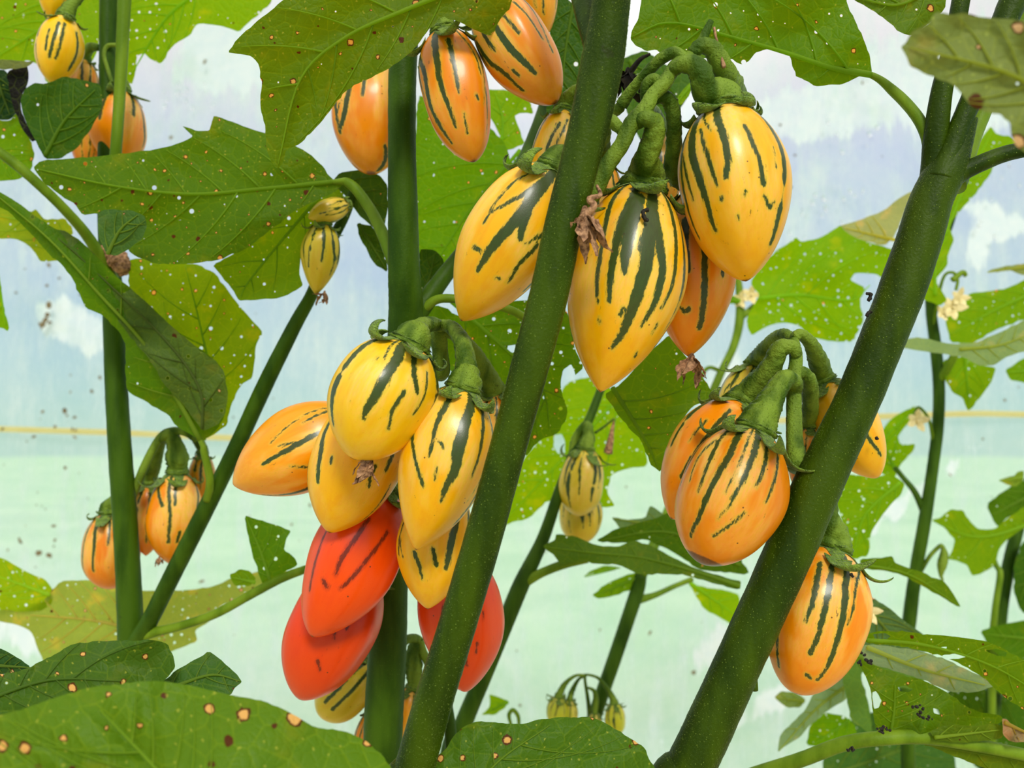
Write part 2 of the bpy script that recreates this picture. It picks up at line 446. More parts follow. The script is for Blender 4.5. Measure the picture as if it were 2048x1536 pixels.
# ------------------------------------------------------------ setting
def build_setting():
    # film: upright wall that bends over into the tunnel roof
    prof = [(FILM_Y, z) for z in np.linspace(0, 1.75, 60)]
    for a in np.linspace(0, math.radians(88), 24)[1:]:
        prof.append((FILM_Y - 1.5 * (1 - math.cos(a)), 1.75 + 1.0 * math.sin(a)))
    xs = np.linspace(-2.6, 2.6, 261)
    V, F = [], []
    for (y, z) in prof:
        for x in xs: V.append((x, y, z))
    V = np.array(V)
    k = np.minimum(1, V[:, 2] / .25)
    V[:, 1] += k * (.006 * vnoise(V, 3, 6) + .0022 * np.sin(V[:, 0] * 24 + 3 * np.sin(V[:, 2] * 4)) + .002 * np.sin(V[:, 0] * 30 - V[:, 2] * 46) * (V[:, 0] > .15) * (V[:, 2] < 1.2))
    nx = len(xs)
    for i in range(len(prof) - 1):
        for j in range(nx - 1):
            a = i * nx + j; F.append((a, a + 1, a + 1 + nx, a + nx))
    o = mesh_obj('wall_back', V, F, M_FILM)
    tag(o, 'cloudy white polythene tunnel film behind the plants', kind='structure')
    # condensation patches, plus a shiny blotch and a bright fold painted in as whiter film
    val = np.zeros(len(V))
    for (cx, cy, rx, ry, rot) in ((150, 650, 85, 45, .5), (1650, 220, 180, 60, -.1), (1900, 160, 200, 130, 0), (450, 110, 120, 80, 0), (1990, 440, 90, 30, .3), (1800, 1010, 230, 16, -.62), (1500, 1420, 190, 22, -.35), (1480, 1290, 110, 60, -.4), (1960, 510, 40, 25, 0), (80, 1260, 110, 60, .2), (1450, 900, 60, 200, 0)):
        c = FP(cx, cy); mx = np.linalg.norm(FP(cx + rx, cy) - c); my = np.linalg.norm(FP(cx, cy + ry) - c)
        u = V[:, 0] - c[0]; w = -(V[:, 2] - c[2])
        uu = u * math.cos(rot) + w * math.sin(rot); ww = -u * math.sin(rot) + w * math.cos(rot)
        val = np.maximum(val, np.exp(-((uu / mx) ** 2 + (ww / my) ** 2) * .8))
    at = o.data.attributes.new('patch', 'FLOAT', 'POINT'); at.data.foreach_set('value', val.astype(np.float32))
    # horizontal tape seam on the film
    pts = [(-300, 848), (0, 858), (250, 866), (540, 877), (1000, 868), (1400, 848), (1880, 829), (2048, 829), (2400, 838)]
    q = [FP(x, y, .012) for x, y in pts]
    C = catmull(q, 60); hh = .0042
    V, F = [], []
    for c in C:
        for dy, dz in ((0, -hh), (-.0015, -hh), (-.0015, hh), (0, hh)): V.append(c + np.array((0, dy, dz)))
    for i in range(59):
        for j in range(4):
            a = i * 4 + j; b = i * 4 + (j + 1) % 4; F.append((a, b, b + 4, a + 4))
    tag(mesh_obj('trim_1', V, F, M_SEAM, smooth=False), 'straw coloured seam tape running across the tunnel film', kind='structure')
    for nm, z, x0, x1, y0, y1, mt, lb in (('floor', 0.0, -2.6, 2.6, -2.5, FILM_Y, M_BOUNCE_FLOOR, 'unseen tunnel floor, made pale to bounce light onto the fruits'), ('ground', -.02, -30, 30, FILM_Y, 50, M_GRASSY, 'grassy land outside the tunnel film')):
        n = 41; V, F = [], []
        for i in range(n):
            for j in range(n):
                V.append((x0 + (x1 - x0) * i / (n - 1), y0 + (y1 - y0) * j / (n - 1), z + random.uniform(-.004, 0)))
        for i in range(n - 1):
            for j in range(n - 1):
                a = i * n + j; F.append((a, a + n, a + n + 1, a + 1))
        tag(mesh_obj(nm, V, F, mt), lb, kind='structure')
    # droplets clinging to the film
    R = random.Random(5); parts = []
    spots = []
    for (cx, cy, sx, sy, n) in ((1700, 265, 60, 30, 10), (1665, 390, 50, 40, 9), (350, 190, 45, 40, 16), (2000, 380, 60, 90, 16), (1610, 430, 60, 50, 10), (100, 470, 60, 40, 8), (640, 250, 20, 20, 3), (1500, 60, 300, 60, 14)):
        for _ in range(n): spots.append((R.gauss(cx, sx * .6), R.gauss(cy, sy * .6), R.uniform(1.5, 5)))
    for (x, y, rp) in spots:
        c = FP(x, y, .013); r = rp * FILM_Y / FPX
        v, f = [], []
        for i in range(5):
            for j in range(8):
                ph = i / 4 * math.pi; th = j / 8 * 2 * math.pi
                v.append(c + np.array((r * math.sin(ph) * math.cos(th), -r * .6 * math.sin(ph) * math.sin(th), r * 1.25 * math.cos(ph))))
        for i in range(4):
            for j in range(8):
                f.append((i * 8 + j, i * 8 + (j + 1) % 8, (i + 1) * 8 + (j + 1) % 8, (i + 1) * 8 + j))
        parts.append((v, f))
    v, f = merge(parts)
    tag(mesh_obj('droplets', v, f, M_DROP), 'clear water droplets clinging to the tunnel film', 'water', kind='stuff')
    parts = []
    dirt = [(97, 608, 9), (95, 630, 8), (90, 640, 7), (84, 650, 9), (99, 645, 6), (98, 530, 6), (100, 518, 5), (118, 556, 4), (94, 571, 4), (50, 538, 3), (130, 822, 6), (134, 832, 4), (149, 835, 5), (85, 823, 4), (145, 858, 4), (110, 853, 4), (150, 874, 5), (68, 873, 5), (53, 883, 3), (130, 935, 5), (183, 782, 5), (200, 755, 5), (5, 858, 5), (40, 1082, 9), (78, 1106, 9), (98, 1112, 7), (107, 1052, 5), (109, 1081, 5), (403, 1163, 6), (410, 123, 6), (342, 275, 5), (1725, 165, 5), (1300, 1265, 6), (1388, 1345, 5), (1200, 1260, 3), (1345, 1140, 4), (1386, 1345, 5), (1345, 800, 5), (1580, 375, 5), (1560, 250, 4), (1650, 60, 4), (1040, 1410, 4), (620, 1010, 4), (1590, 310, 4), (2010, 800, 4), (1900, 950, 4)]
    dirt += [(R.uniform(0, 600), R.uniform(450, 1350), R.uniform(1.5, 3.5)) for _ in range(60)] + [(R.uniform(1000, 2048), R.uniform(100, 1400), R.uniform(1.5, 3)) for _ in range(50)]
    for (x, y, rp) in dirt:
        c = FP(x, y, .014); r = rp * FILM_Y / FPX; n = 9; sq = R.uniform(.5, 1); ro = R.uniform(0, 3)
        v = [c + np.array((0, -.001, 0))]
        for j in range(n):
            a = j / n * 2 * math.pi; rr = r * R.uniform(.5, 1.15)
            u, w = rr * math.cos(a), rr * sq * math.sin(a)
            v.append(c + np.array((u * math.cos(ro) - w * math.sin(ro), 0, u * math.sin(ro) + w * math.cos(ro))))
        parts.append((v, [(0, 1 + (j + 1) % n, 1 + j) for j in range(n)]))
    v, f = merge(parts)
    tag(mesh_obj('dried_splashes', v, f, M_DIRT), 'small brown dried mud splashes scattered on the tunnel film', 'dirt', kind='stuff')

build_setting()

# ------------------------------------------------------------ fruits
def profile(v, vm, b, blunt):
    v = np.asarray(v, float)
    up = np.sqrt(np.clip(1 - (1 - np.clip(v / vm, 0, 1)) ** 2.0, 0, 1))
    t = np.clip((v - vm) / (1 - vm), 0, 1)
    dn = np.clip(1 - t ** b, 0, 1) ** blunt
    return np.where(v < vm, up, dn)

RIPE = dict(yellow=(240, 175, 0), lemon=(244, 190, 4), gold=(238, 152, 0), orange=(232, 136, 0), amber=(222, 124, 4), olive=(204, 180, 40), red=(236, 76, 0), scarlet=(218, 64, 0))

def fruit(label, top, tip, w, color='yellow', vm=.40, b=1.9, blunt=.85, bend=0, stripes=None, stalk=None, calyx=True, scar=.996, nstripe=11, group=None, seed=1, blossom=None, res=(132, 84), swid=1.0, lobes=5, clobe=1.0, scol=None):
    """top, tip: (x, y, depth); w: width in px; stalk: list of (x, y, depth, radius_px) from the truss to the fruit"""
    rs = np.random.RandomState(seed)
    A, B = P(*top), P(*tip)
    dm = (top[2] + tip[2]) / 2
    L = np.linalg.norm(B - A); a = (B - A) / L
    R = w / 2 * dm / FPX
    view = (A + B) / 2 - CL; view /= np.linalg.norm(view)
    n = -view; n = n - a * (n @ a); n /= np.linalg.norm(n)
    ly, lz = -n, -a
    lx = np.cross(ly, lz)
    M3 = np.stack((lx, ly, lz), 1)
    M = Matrix(np.vstack((np.hstack((M3, A[:, None])), (0, 0, 0, 1))).tolist())
    Minv = np.linalg.inv(np.array(M))
    root = empty('striped_eggplant', M)
    tag(root, label, 'eggplant', group)
    bendm = bend * dm / FPX
    axoff = lambda v: bendm * 4 * v * (1 - v)
    ridge = rs.uniform(0, 6.28)
    def rad(v, th):
        return R * profile(v, vm, b, blunt) * (1 + .03 * np.sin(4 * th + ridge + 1.5 * v) * np.sin(np.pi * v) + .012 * np.sin(7 * th + 2 * ridge) + .022 * np.sin(v * 9 + ridge * 2 + 2 * np.sin(th)) * np.sin(np.pi * v))
    nt_, nv = res
    # samples denser near the ends
    s = np.linspace(0, 1, nv); vv = .5 - .5 * np.cos(np.pi * s); vv = .35 * s + .65 * vv
    th = np.linspace(-np.pi, np.pi, nt_, endpoint=False)
    VV, TH = np.meshgrid(vv, th, indexing='ij'); VV = VV.ravel(); TH = TH.ravel()
    rr = rad(VV, TH)
    X = axoff(VV) + rr * np.sin(TH); Y = -rr * np.cos(TH); Z = -VV * L
    verts = np.stack((X, Y, Z), 1)
    faces = []
    for i in range(nv - 1):
        for j in range(nt_):
            p = i * nt_ + j; q = i * nt_ + (j + 1) % nt_
            faces.append((p, p + nt_, q + nt_, q))
    # ---- stripes
    segs = []   # (th0,v0,w0,th1,v1,w1)
    def to_surface(x, y):
        d = dm - R
        for _ in range(4):
            Q = P(x, y, d) - A
            v = min(max(Q @ a / L, .01), .99)
            sx = Q @ lx - axoff(v)
            r = max(float(rad(np.array([v]), np.array([0.]))[0]), 1e-4)
            t = math.asin(max(-.985, min(.985, sx / r)))
            d = top[2] + (tip[2] - top[2]) * v - r * math.cos(t)
        return t, v
    if stripes:
        for st in stripes:
            pts = st[0]; ws = st[1]
            q = [to_surface(*p) for p in pts]
            if q[0][1] < .14: q.insert(0, (q[0][0] * 1.02, .012))
            k = len(q)
            if k == 1: q = [q[0], (q[0][0] + .02, q[0][1] + .02)]; k = 2
            wl = np.interp(np.linspace(0, 1, k), np.linspace(0, 1, len(ws)), ws) if hasattr(ws, '__len__') else np.full(k, ws)
            arr = catmull(np.array([(t, v, ww) for (t, v), ww in zip(q, wl)]), max(6, 4 * k))
            for i in range(len(arr) - 1):
                segs.append((*arr[i], *arr[i + 1]))
    lo = 64 if stripes else -1
    for i in range(nstripe):
        t0 = 2 * np.pi * i / nstripe + rs.uniform(-.14, .14)
        t0 = (t0 + np.pi) % (2 * np.pi) - np.pi
        if abs(t0) < math.radians(lo): continue
        v0 = rs.uniform(.02, .06); v1 = rs.uniform(.5, .86)
        wd_ = 2 * R * FPX / dm * rs.uniform(.035, .075) * swid
        ph = rs.uniform(0, 6); am = rs.uniform(.02, .08); drift = rs.uniform(-.12, .12)
        gap = rs.uniform(.35, 1.6)
        pr = None
        for u in np.linspace(0, 1, 16):
            cur = (t0 + am * math.sin(u * 5 + ph) + drift * u, v0 + (v1 - v0) * u, wd_ * (.55 + .6 * math.sin(math.pi * min(1, u * 1.1)) + .2 * math.sin(u * 9 + ph)) * (1 if abs(u - gap) > .05 else .1))
            if pr is not None: segs.append((*pr, *cur))
            pr = cur
        if rs.rand() < .55:   # side fork
            u0 = rs.uniform(.3, .6); pr = None; sg = rs.choice([-1, 1])
            for u in np.linspace(0, 1, 5):
                cur = (t0 + sg * (.05 + .22 * u), v0 + (v1 - v0) * (u0 + .3 * u), wd_ * .5 * (1.1 - u))
                if pr is not None: segs.append((*pr, *cur))
                pr = cur
    field = np.full(len(VV), -3.0)
    rloc = np.maximum(R * profile(VV, vm, b, blunt), 1e-5)
    for (t0, v0, w0, t1, v1, w1) in segs:
        dt = (TH - t0 + np.pi) % (2 * np.pi) - np.pi
        bx = (t1 - t0)
        px_, py_ = dt * rloc, (VV - v0) * L
        qx, qy = bx * rloc, (v1 - v0) * L
        ll = qx * qx + qy * qy + 1e-14
        tt = np.clip((px_ * qx + py_ * qy) / ll, 0, 1)
        dist = np.hypot(px_ - tt * qx, py_ - tt * qy)
        wm = (w0 + (w1 - w0) * tt) * .62 * dm / FPX
        field = np.maximum(field, (wm - dist) / .0007)
    body = mesh_obj('fruit_body', verts, faces, M_FRUIT, root)
    for nm, val in (('stripe', np.maximum(field, -3)), ('along', VV)):
        at = body.data.attributes.new(nm, 'FLOAT', 'POINT'); at.data.foreach_set('value', val.astype(np.float32))
    body['scar'] = float(scar)
    cc = scol or RIPE[color]
    body.color = lin(*cc)
    body['red'] = 1.0 if color in ('red', 'scarlet') else 0.0
    # ---- calyx
    tol = lambda p: (Minv @ np.append(p, 1))[:3]
    r0 = lambda v: float(R * profile(np.array([v]), vm, b, blunt)[0])
    if calyx:
        parts = []
        nt2, nk = 40, 9
        cv = np.linspace(0, 1, nk)
        V, F = [], []
        ph = rs.uniform(0, 6.28)
        for i, c in enumerate(cv):
            for j in range(nt2):
                t = 2 * np.pi * j / nt2
                lob = .5 + .5 * math.cos(lobes * (t - ph))
                vend = .028 + .05 * clobe * lob ** 1.3
                if i < 4:      # flaring neck from the stalk
                    u = i / 3
                    z = L * .055 * (1 - u); r = R * (.30 + .14 * u * u) * (1 + .05 * math.sin(t * 5 + i * 2))
                else:
                    u = (i - 4) / (nk - 5)
                    v = .006 + vend * u
                    z = -v * L; r = r0(v) + R * .035 * (1 - u * .6) * (1 + .8 * math.sin(t * 9 + i * 2.1)) + R * .012
                    if i == 4: r = max(r, R * .4)
                V.append((axoff(.02) + r * math.sin(t), -r * math.cos(t), z))
        for i in range(nk - 1):
            for j in range(nt2):
                p = i * nt2 + j; q = i * nt2 + (j + 1) % nt2
                F.append((p, p + nt2, q + nt2, q))
        parts.append((np.array(V), F))
        for k in range(lobes):          # curled lobe tips
            t = ph + 2 * np.pi * k / lobes
            vb = .06 * clobe + .004
            tang_r = (r0(vb + .01) - r0(vb - .01)) ; tang_z = -.02 * L
            ang = math.atan2(tang_z, tang_r)
            rho, z = r0(vb) + R * .045, -vb * L
            ll = R * rs.uniform(.45, .8) * clobe; nseg = 14
            turn = rs.uniform(2.0, 4.6) if rs.rand() < .8 else rs.uniform(1.2, 1.8)
            V, F = [], []
            twist = rs.uniform(-.5, .5)
            for i in range(nseg + 1):
                u = i / nseg
                hw = R * .27 * (1 - u) ** .8 + R * .015
                ce, se = math.cos(t + twist * u * u), math.sin(t + twist * u * u)
                for m, off in ((-1, 0), (-.5, -.25), (0, -.35), (.5, -.25), (1, 0)):
                    x = rho * se + m * hw * ce; y = -rho * ce + m * hw * se
                    nr, nz = math.cos(ang + math.pi / 2), math.sin(ang + math.pi / 2)
                    q = hw * .5 * off
                    V.append((x + nr * q * se, y - nr * q * ce, z + nz * q))
                dl = ll / nseg
                rho += dl * math.cos(ang); z += dl * math.sin(ang)
                if u > .12: ang += turn / nseg
            th_ = R * .03
            m_ = len(V)
            V2 = [(x * (1 + .0), y, zz + th_) for x, y, zz in V]
            for i in range(nseg):
                for j in range(4):
                    p = i * 5 + j
                    F.append((p, p + 1, p + 6, p + 5)); F.append((m_ + p, m_ + p + 5, m_ + p + 6, m_ + p + 1))
                F.append((i * 5, i * 5 + 5, m_ + i * 5 + 5, m_ + i * 5)); F.append((i * 5 + 4, m_ + i * 5 + 4, m_ + i * 5 + 9, i * 5 + 9))
            V = np.array(V + V2); V[:, 0] += axoff(.05)
            parts.append((V, F))
        v_, f_ = merge(parts)
        mesh_obj('calyx', v_, f_, M_CALYX, root)
    if stalk:
        pts = [P(s_[0], s_[1], s_[2]) for s_ in stalk]; rds = [s_[3] * s_[2] / FPX for s_ in stalk]
        pts.append(A - a * L * .045); rds.append(R * .36)
        pts.append(A + a * L * .02); rds.append(R * .44)
        v_, f_ = tube_data(np.array([tol(p) for p in pts]), np.array(rds), n=14 * len(pts) // 2 + 12, sides=28, rough=.10, seed=seed, wrinkle=.07)
        mesh_obj('stalk', v_, f_, M_STALK, root)
    if blossom:
        v_, f_ = crumple(blossom[0] * dm / FPX, seed, 6, 1.0)
        v_ = v_ + np.array((axoff(.97) + blossom[1] * dm / FPX, -.001, -L * 1.0 - blossom[2] * dm / FPX))
        mesh_obj('dried_blossom', v_, f_, M_DEAD, root)
    return root

def crumple(size, seed, petals=6, down=1.0):
    """a shrivelled blossom: curled, ragged petals hanging from a knob, size metres; local -Z is down"""
    rs = np.random.RandomState(seed + 99)
    parts = []
    for k in range(petals):
        t = 2 * np.pi * k / petals + rs.uniform(-.3, .3)
        n = 9; rho, z = size * .08, 0.0; ang = rs.uniform(-1.5, -.5) * down; V, F = [], []
        turn = rs.uniform(-2.2, 1.6); ll = size * rs.uniform(.7, 1.2)
        tw = rs.uniform(-1, 1)
        for i in range(n + 1):
            u = i / n; hw = size * .20 * math.sin(math.pi * min(1, .15 + u * .83)) * rs.uniform(.7, 1.3)
            tt = t + tw * u
            for m in (-1, -.4, .4, 1):
                x = rho * math.sin(tt) + m * hw * math.cos(tt); y = -rho * math.cos(tt) + m * hw * math.sin(tt)
                V.append((x + rs.normal() * size * .02, y + rs.normal() * size * .02, z + abs(m) * hw * .6 + rs.normal() * size * .025))
            rho += ll / n * math.cos(ang); z += ll / n * math.sin(ang); ang += turn / n
        for i in range(n):
            for j in range(3):
                p = i * 4 + j; F.append((p, p + 1, p + 5, p + 4))
        parts.append((np.array(V), F))
    v, f = tube_data(np.array(((0, 0, size * .25), (0, 0, 0), (size * .05, 0, -size * .25), (size * .1, 0, -size * .5))), np.array((.05, .13, .1, .03)) * size, n=12, sides=8, rough=.2, seed=seed)
    parts.append((v, f))
    return merge(parts)

# ------------------------------------------------------------ leaves
def inside(poly, pts):
    poly = np.asarray(poly); pts = np.asarray(pts)
    x, y = pts[:, 0], pts[:, 1]
    res = np.zeros(len(pts), bool)
    x0, y0 = poly[-1]
    for x1, y1 in poly:
        c = ((y1 > y) != (y0 > y)) & (x < (x0 - x1) * (y - y1) / (y0 - y1 + 1e-12) + x1)
        res ^= c; x0, y0 = x1, y1
    return res

def seg_dist(pts, line):
    d = np.full(len(pts), 1e9)
    for a, b in zip(line[:-1], line[1:]):
        ab = b - a; t = np.clip(((pts - a) @ ab) / (ab @ ab + 1e-9), 0, 1)
        d = np.minimum(d, np.linalg.norm(pts - a - t[:, None] * ab, axis=1))
    return d

def side_of(pts, a, b):
    return (b[0] - a[0]) * (pts[:, 1] - a[1]) - (b[1] - a[1]) * (pts[:, 0] - a[0])

def resample_outline(poly, step, jit, rs):
    poly = np.asarray(poly, float)
    # soften corners slightly
    q = []
    n = len(poly)
    for i in range(n):
        a, b = poly[i], poly[(i + 1) % n]
        q.append(a * .88 + b * .12); q.append(a * .12 + b * .88)
    poly = np.array(q); out = []
    for i in range(len(poly)):
        a, b = poly[i], poly[(i + 1) % len(poly)]
        L = np.linalg.norm(b - a); k = max(1, int(L / step))
        nrm = np.array((-(b - a)[1], (b - a)[0])) / (L + 1e-9)
        for j in range(k):
            t = j / k
            out.append(a + (b - a) * t + nrm * rs.normal() * jit * (1 if 0 < j else .3) + nrm * math.sin(t * math.pi) * min(L * .05, 4) * 0)
    return np.array(out)

LEAFN = [0]
def leaf(parent, outline, rib, d, gx=0, gy=0, fold=0, wave=.002, color=(92, 140, 20), glow=.5, spot=.25, hole=.25, holes=(), nside=5, ribw=4, petiole=None, pmat=None, bulge=.0009, label=None, step=9, jit=.9, vcol=None, cup=0, vang=.85, veins=True, name='leaf', ssz=1.0):
    """outline/rib in photo px (rib base->tip); d depth in m at the rib base; gx, gy depth change per 100 px"""
    LEAFN[0] += 1; seed = LEAFN[0]
    rs = np.random.RandomState(seed)
    outline = np.asarray(outline, float)
    rib = np.asarray(rib, float)
    ol = resample_outline(outline, step, jit, rs)
    lo, hi = ol.min(0), ol.max(0)
    gxs = np.arange(lo[0], hi[0], step); gys = np.arange(lo[1], hi[1], step * .87)
    G = np.array([(x + (step / 2 if k % 2 else 0), y) for k, y in enumerate(gys) for x in gxs])
    G += rs.normal(size=G.shape) * step * .08
    G = G[inside(ol, G)]
    if len(G): G = G[seg_dist(G, np.vstack((ol, ol[:1]))) > step * .5]
    hl = [resample_outline(h, step * .6, jit * .6, rs) for h in holes]
    for h in hl:
        G = G[~inside(h, G)]
        G = G[seg_dist(G, np.vstack((h, h[:1]))) > step * .4]
    co = [tuple(p) for p in ol]; ed = [(i, (i + 1) % len(ol)) for i in range(len(ol))]
    for h in hl:
        k = len(co); co += [tuple(p) for p in h]; ed += [(k + i, k + (i + 1) % len(h)) for i in range(len(h))]
    co += [tuple(p) for p in G]
    r = delaunay_2d_cdt([Vector(c) for c in co], ed, [], 0, 1e-4)
    v2 = np.array([tuple(v) for v in r[0]]); fs = [tuple(f) for f in r[2]]
    cen = np.array([v2[list(f)].mean(0) for f in fs])
    keep = inside(ol, cen)
    for h in hl: keep &= ~inside(h, cen)
    fs = [f for f, k in zip(fs, keep) if k]
    used = sorted({i for f in fs for i in f}); mp = {o: i for i, o in enumerate(used)}
    v2 = v2[used]; fs = [tuple(mp[i] for i in f) for f in fs]
    ribc = catmull(rib, 14)
    size = np.linalg.norm(hi - lo)
    # side veins
    sv = []
    if veins:
        for k in range(nside * 2):
            u = .06 + .80 * (k // 2 + (k % 2) * .4) / nside
            i = min(12, int(u * 13)); p = ribc[i] + (ribc[i + 1] - ribc[i]) * (u * 13 - i)
            t = ribc[i + 1] - ribc[i]; ang = math.atan2(t[1], t[0]); sg = 1 if k % 2 else -1
            a0 = ang + sg * (vang + .15 * rs.normal() * .5)
            line = [p]; cur = p.copy()
            stp = size * .035
            for m in range(14):
                cur = cur + stp * np.array((math.cos(a0), math.sin(a0))); a0 -= sg * .045
                if not inside(ol, cur[None])[0]: break
                if any(inside(h, cur[None])[0] for h in hl): break
                line.append(cur.copy())
            if len(line) > 2: sv.append(np.array(line))
    scale_m = d / FPX
    ctr = rib[0]
    ph = rs.uniform(0, 6, 4)
    def depth(p):
        p = np.atleast_2d(p)
        rel = (p - ctr)
        dr = seg_dist(p, ribc)
        z = d + gx * rel[:, 0] / 100 + gy * rel[:, 1] / 100
        z = z + fold * dr / 100 + cup * (dr / 100) ** 2
        z = z + wave * (np.sin(rel[:, 0] / size * 7 + ph[0]) * np.sin(rel[:, 1] / size * 8 + ph[1]) + .5 * np.sin((rel[:, 0] + rel[:, 1]) / size * 15 + ph[2])) * np.clip(dr / 60, 0, 1)
        if sv:
            ds = np.minimum(dr, np.min([seg_dist(p, l) for l in sv], axis=0))
            z = z + bulge * (1 - np.exp(-ds / 14)) 
        return z
    V = Pv(v2, depth(v2))
    # orient faces toward the camera
    F = []
    for f in fs:
        a, b_, c = v2[f[0]], v2[f[1]], v2[f[2]]
        cr = (b_[0] - a[0]) * (c[1] - a[1]) - (b_[1] - a[1]) * (c[0] - a[0])
        F.append(f if cr < 0 else f[::-1])
    o = mesh_obj(name, V, F, M_LEAF, parent)
    uvl = o.data.uv_layers.new(name='UVMap')
    idx = np.zeros(len(o.data.loops), int); o.data.loops.foreach_get('vertex_index', idx)
    uvs = (v2 * scale_m * 100 + np.array((seed * 3.7, seed * 1.9)))[idx]
    uvl.data.foreach_set('uv', uvs.astype(np.float32).ravel())
    o.color = lin(*color); o['glow'] = float(glow); o['spot'] = float(spot); o['hole'] = float(hole); o['spot_size'] = float(ssz); o['dull'] = min(1.0, max(0.0, (color[2] / color[1] - .3) / .3))
    if label: o['label'] = label
    vc = vcol or tuple(min(255, c * .62 + e) for c, e in zip(color, (84, 92, 40)))
    if veins:
        dd = depth(ribc) - .0004
        rr = np.linspace(1, .22, len(ribc)) * ribw * scale_m
        v_, f_ = tube_data(Pv(ribc, dd), rr, n=28, sides=8)
        m = mesh_obj('midrib', v_, f_, M_VEIN, o); m.color = lin(*vc)
        parts = []
        for l in sv:
            dl = depth(l) - .0002
            parts.append(tube_data(Pv(l, dl), np.linspace(.42, .12, len(l)) * ribw * scale_m, n=max(6, 2 * len(l)), sides=5))
        if parts:
            v_, f_ = merge(parts)
            m = mesh_obj('side_veins', v_, f_, M_VEIN, o); m.color = lin(*vc); m['kind'] = 'stuff'
    if petiole:
        base = depth(ribc[:1])[0]
        pts = [(ribc[3][0], ribc[3][1], float(depth(ribc[3:4])[0])+.0006, ribw * .7), (ribc[0][0], ribc[0][1], float(base), ribw)] + list(petiole)
        v_, f_ = px_tube([p[:3] for p in pts], [p[3] for p in pts], sides=14, rough=.02, seed=seed)
        mesh_obj('petiole', v_, f_, pmat or M_STEML, o)
    return o

def plant(label, x, y, d):
    p = P(x, y, d)
    o = empty('eggplant_plant', loc=(p[0], p[1], 0))
    INV[o.name] = Matrix.Translation((-p[0], -p[1], 0))
    return tag(o, label, 'plant')

def stem(parent, pts, name='main_stem', mat=None, ground=False, rough=.02, seed=0, sides=28, n=None, label=None):
    v, f = px_tube([p[:3] for p in pts], [p[3] for p in pts], ground=ground, rough=rough, seed=seed, sides=sides, n=n or max(24, 14 * len(pts)))
    o = mesh_obj(name, v, f, mat or M_STEM, parent)
    if label: o['label'] = label
    return o

def hairs(o, parent, n, seed, length=.00032):
    rs = np.random.RandomState(seed); me = o.data; V = []; F = []
    cand = []
    for p in me.polygons:
        c = np.array(p.center); nr = np.array(p.normal); v = c - CL
        w = CR.T @ v
        if w[2] > -.05: continue
        x, y = w[0] / -w[2] * FPX, w[1] / -w[2] * FPX
        if abs(x) > 1040 or abs(y) > 790 or nr @ (v / np.linalg.norm(v)) > .35: continue
        cand.append((c, nr, [np.array(me.vertices[i].co) for i in p.vertices]))
    for _ in range(n):
        c, nr, vs = cand[rs.randint(len(cand))]
        if len(vs) < 4: continue
        a, b = rs.rand(2)
        q = vs[0] * (1 - a) * (1 - b) + vs[1] * a * (1 - b) + vs[2] * a * b + vs[3] * (1 - a) * b
        t1 = np.cross(nr, (0, 0, 1.)); t1 /= np.linalg.norm(t1) + 1e-9; t2 = np.cross(nr, t1)
        r = length * .17; k = len(V)
        V += [q + t1 * r - nr * r, q - t1 * .5 * r + t2 * .87 * r - nr * r, q - t1 * .5 * r - t2 * .87 * r - nr * r, q + nr * length * rs.uniform(.5, 1.2) + t2 * rs.normal() * length * .3]
        F += [(k, k + 1, k + 3), (k + 1, k + 2, k + 3), (k + 2, k, k + 3)]
    h = mesh_obj('downy_hairs', V, F, M_HAIR, parent); h['kind'] = 'stuff'

# shorthand for stripes: S(w, x1,y1, x2,y2, ...)
def S(w, *c): return ([(c[i], c[i + 1]) for i in range(0, len(c), 2)], w)

# ============================================================ PLANT A: the front diagonal stem and its top truss
pA = plant('nearest eggplant plant, thick downy stem leaning across the middle of the picture', 830, 1536, .275)
_s = stem(pA, [(1290, -700, .262, 36), (1262, -400, .262, 38), (1235, -120, .262, 39), (1226, -30, .264, 39), (1218, 40, .266, 39), (1205, 120, .268, 43), (1185, 220, .269, 41), (1158, 330, .270, 39), (1128, 450, .270, 39), (1095, 600, .271, 39), (1058, 740, .271, 38), (1015, 900, .272, 37), (968, 1070, .272, 38), (915, 1250, .273, 38), (868, 1400, .273, 39), (828, 1540, .274, 40), (800, 1640, .275, 41)], ground=True, seed=1)
hairs(_s, pA, 9000, 1)
stem(pA, [(1090, -300, .31, 16), (1150, -70, .285, 20), (1163, -10, .281, 22), (1178, 40, .276, 25), (1196, 88, .272, 30), (1205, 130, .270, 30)], 'side_branch', seed=2)
stem(pA, [(1160, 415, .290, 17), (1188, 385, .288, 17), (1215, 330, .287, 17), (1243, 290, .286, 16), (1262, 250, .286, 17), (1292, 215, .286, 16), (1305, 190, .287, 14), (1330, 165, .288, 15), (1352, 130, .290, 13), (1376, 118, .291, 12), (1400, 92, .292, 12), (1410, 68, .292, 9), (1422, 42, .292, 6)], 'truss_stalk', M_STALK, rough=.06, seed=3, label='knobbly green truss stalk that carries the top fruits')
stem(pA, [(1428, 55, .292, 3), (1434, 85, .291, 2.5), (1442, 110, .290, 3), (1448, 135, .2895, 4)], 'dry_tendril', M_DEAD, rough=.2, seed=4)
# knuckles and loops of the back pedicels on the truss
stem(pA, [(1372, 122, .291, 12), (1350, 106, .292, 12), (1322, 118, .294, 12), (1290, 150, .298, 11), (1262, 182, .302, 11), (1243, 210, .305, 13)], 'pedicel', M_STALK, rough=.06, seed=5)
stem(pA, [(1325, 172, .289, 12), (1308, 158, .290, 11), (1293, 170, .291, 11), (1290, 195, .293, 10), (1296, 212, .296, 9)], 'pedicel', M_STALK, rough=.06, seed=6)
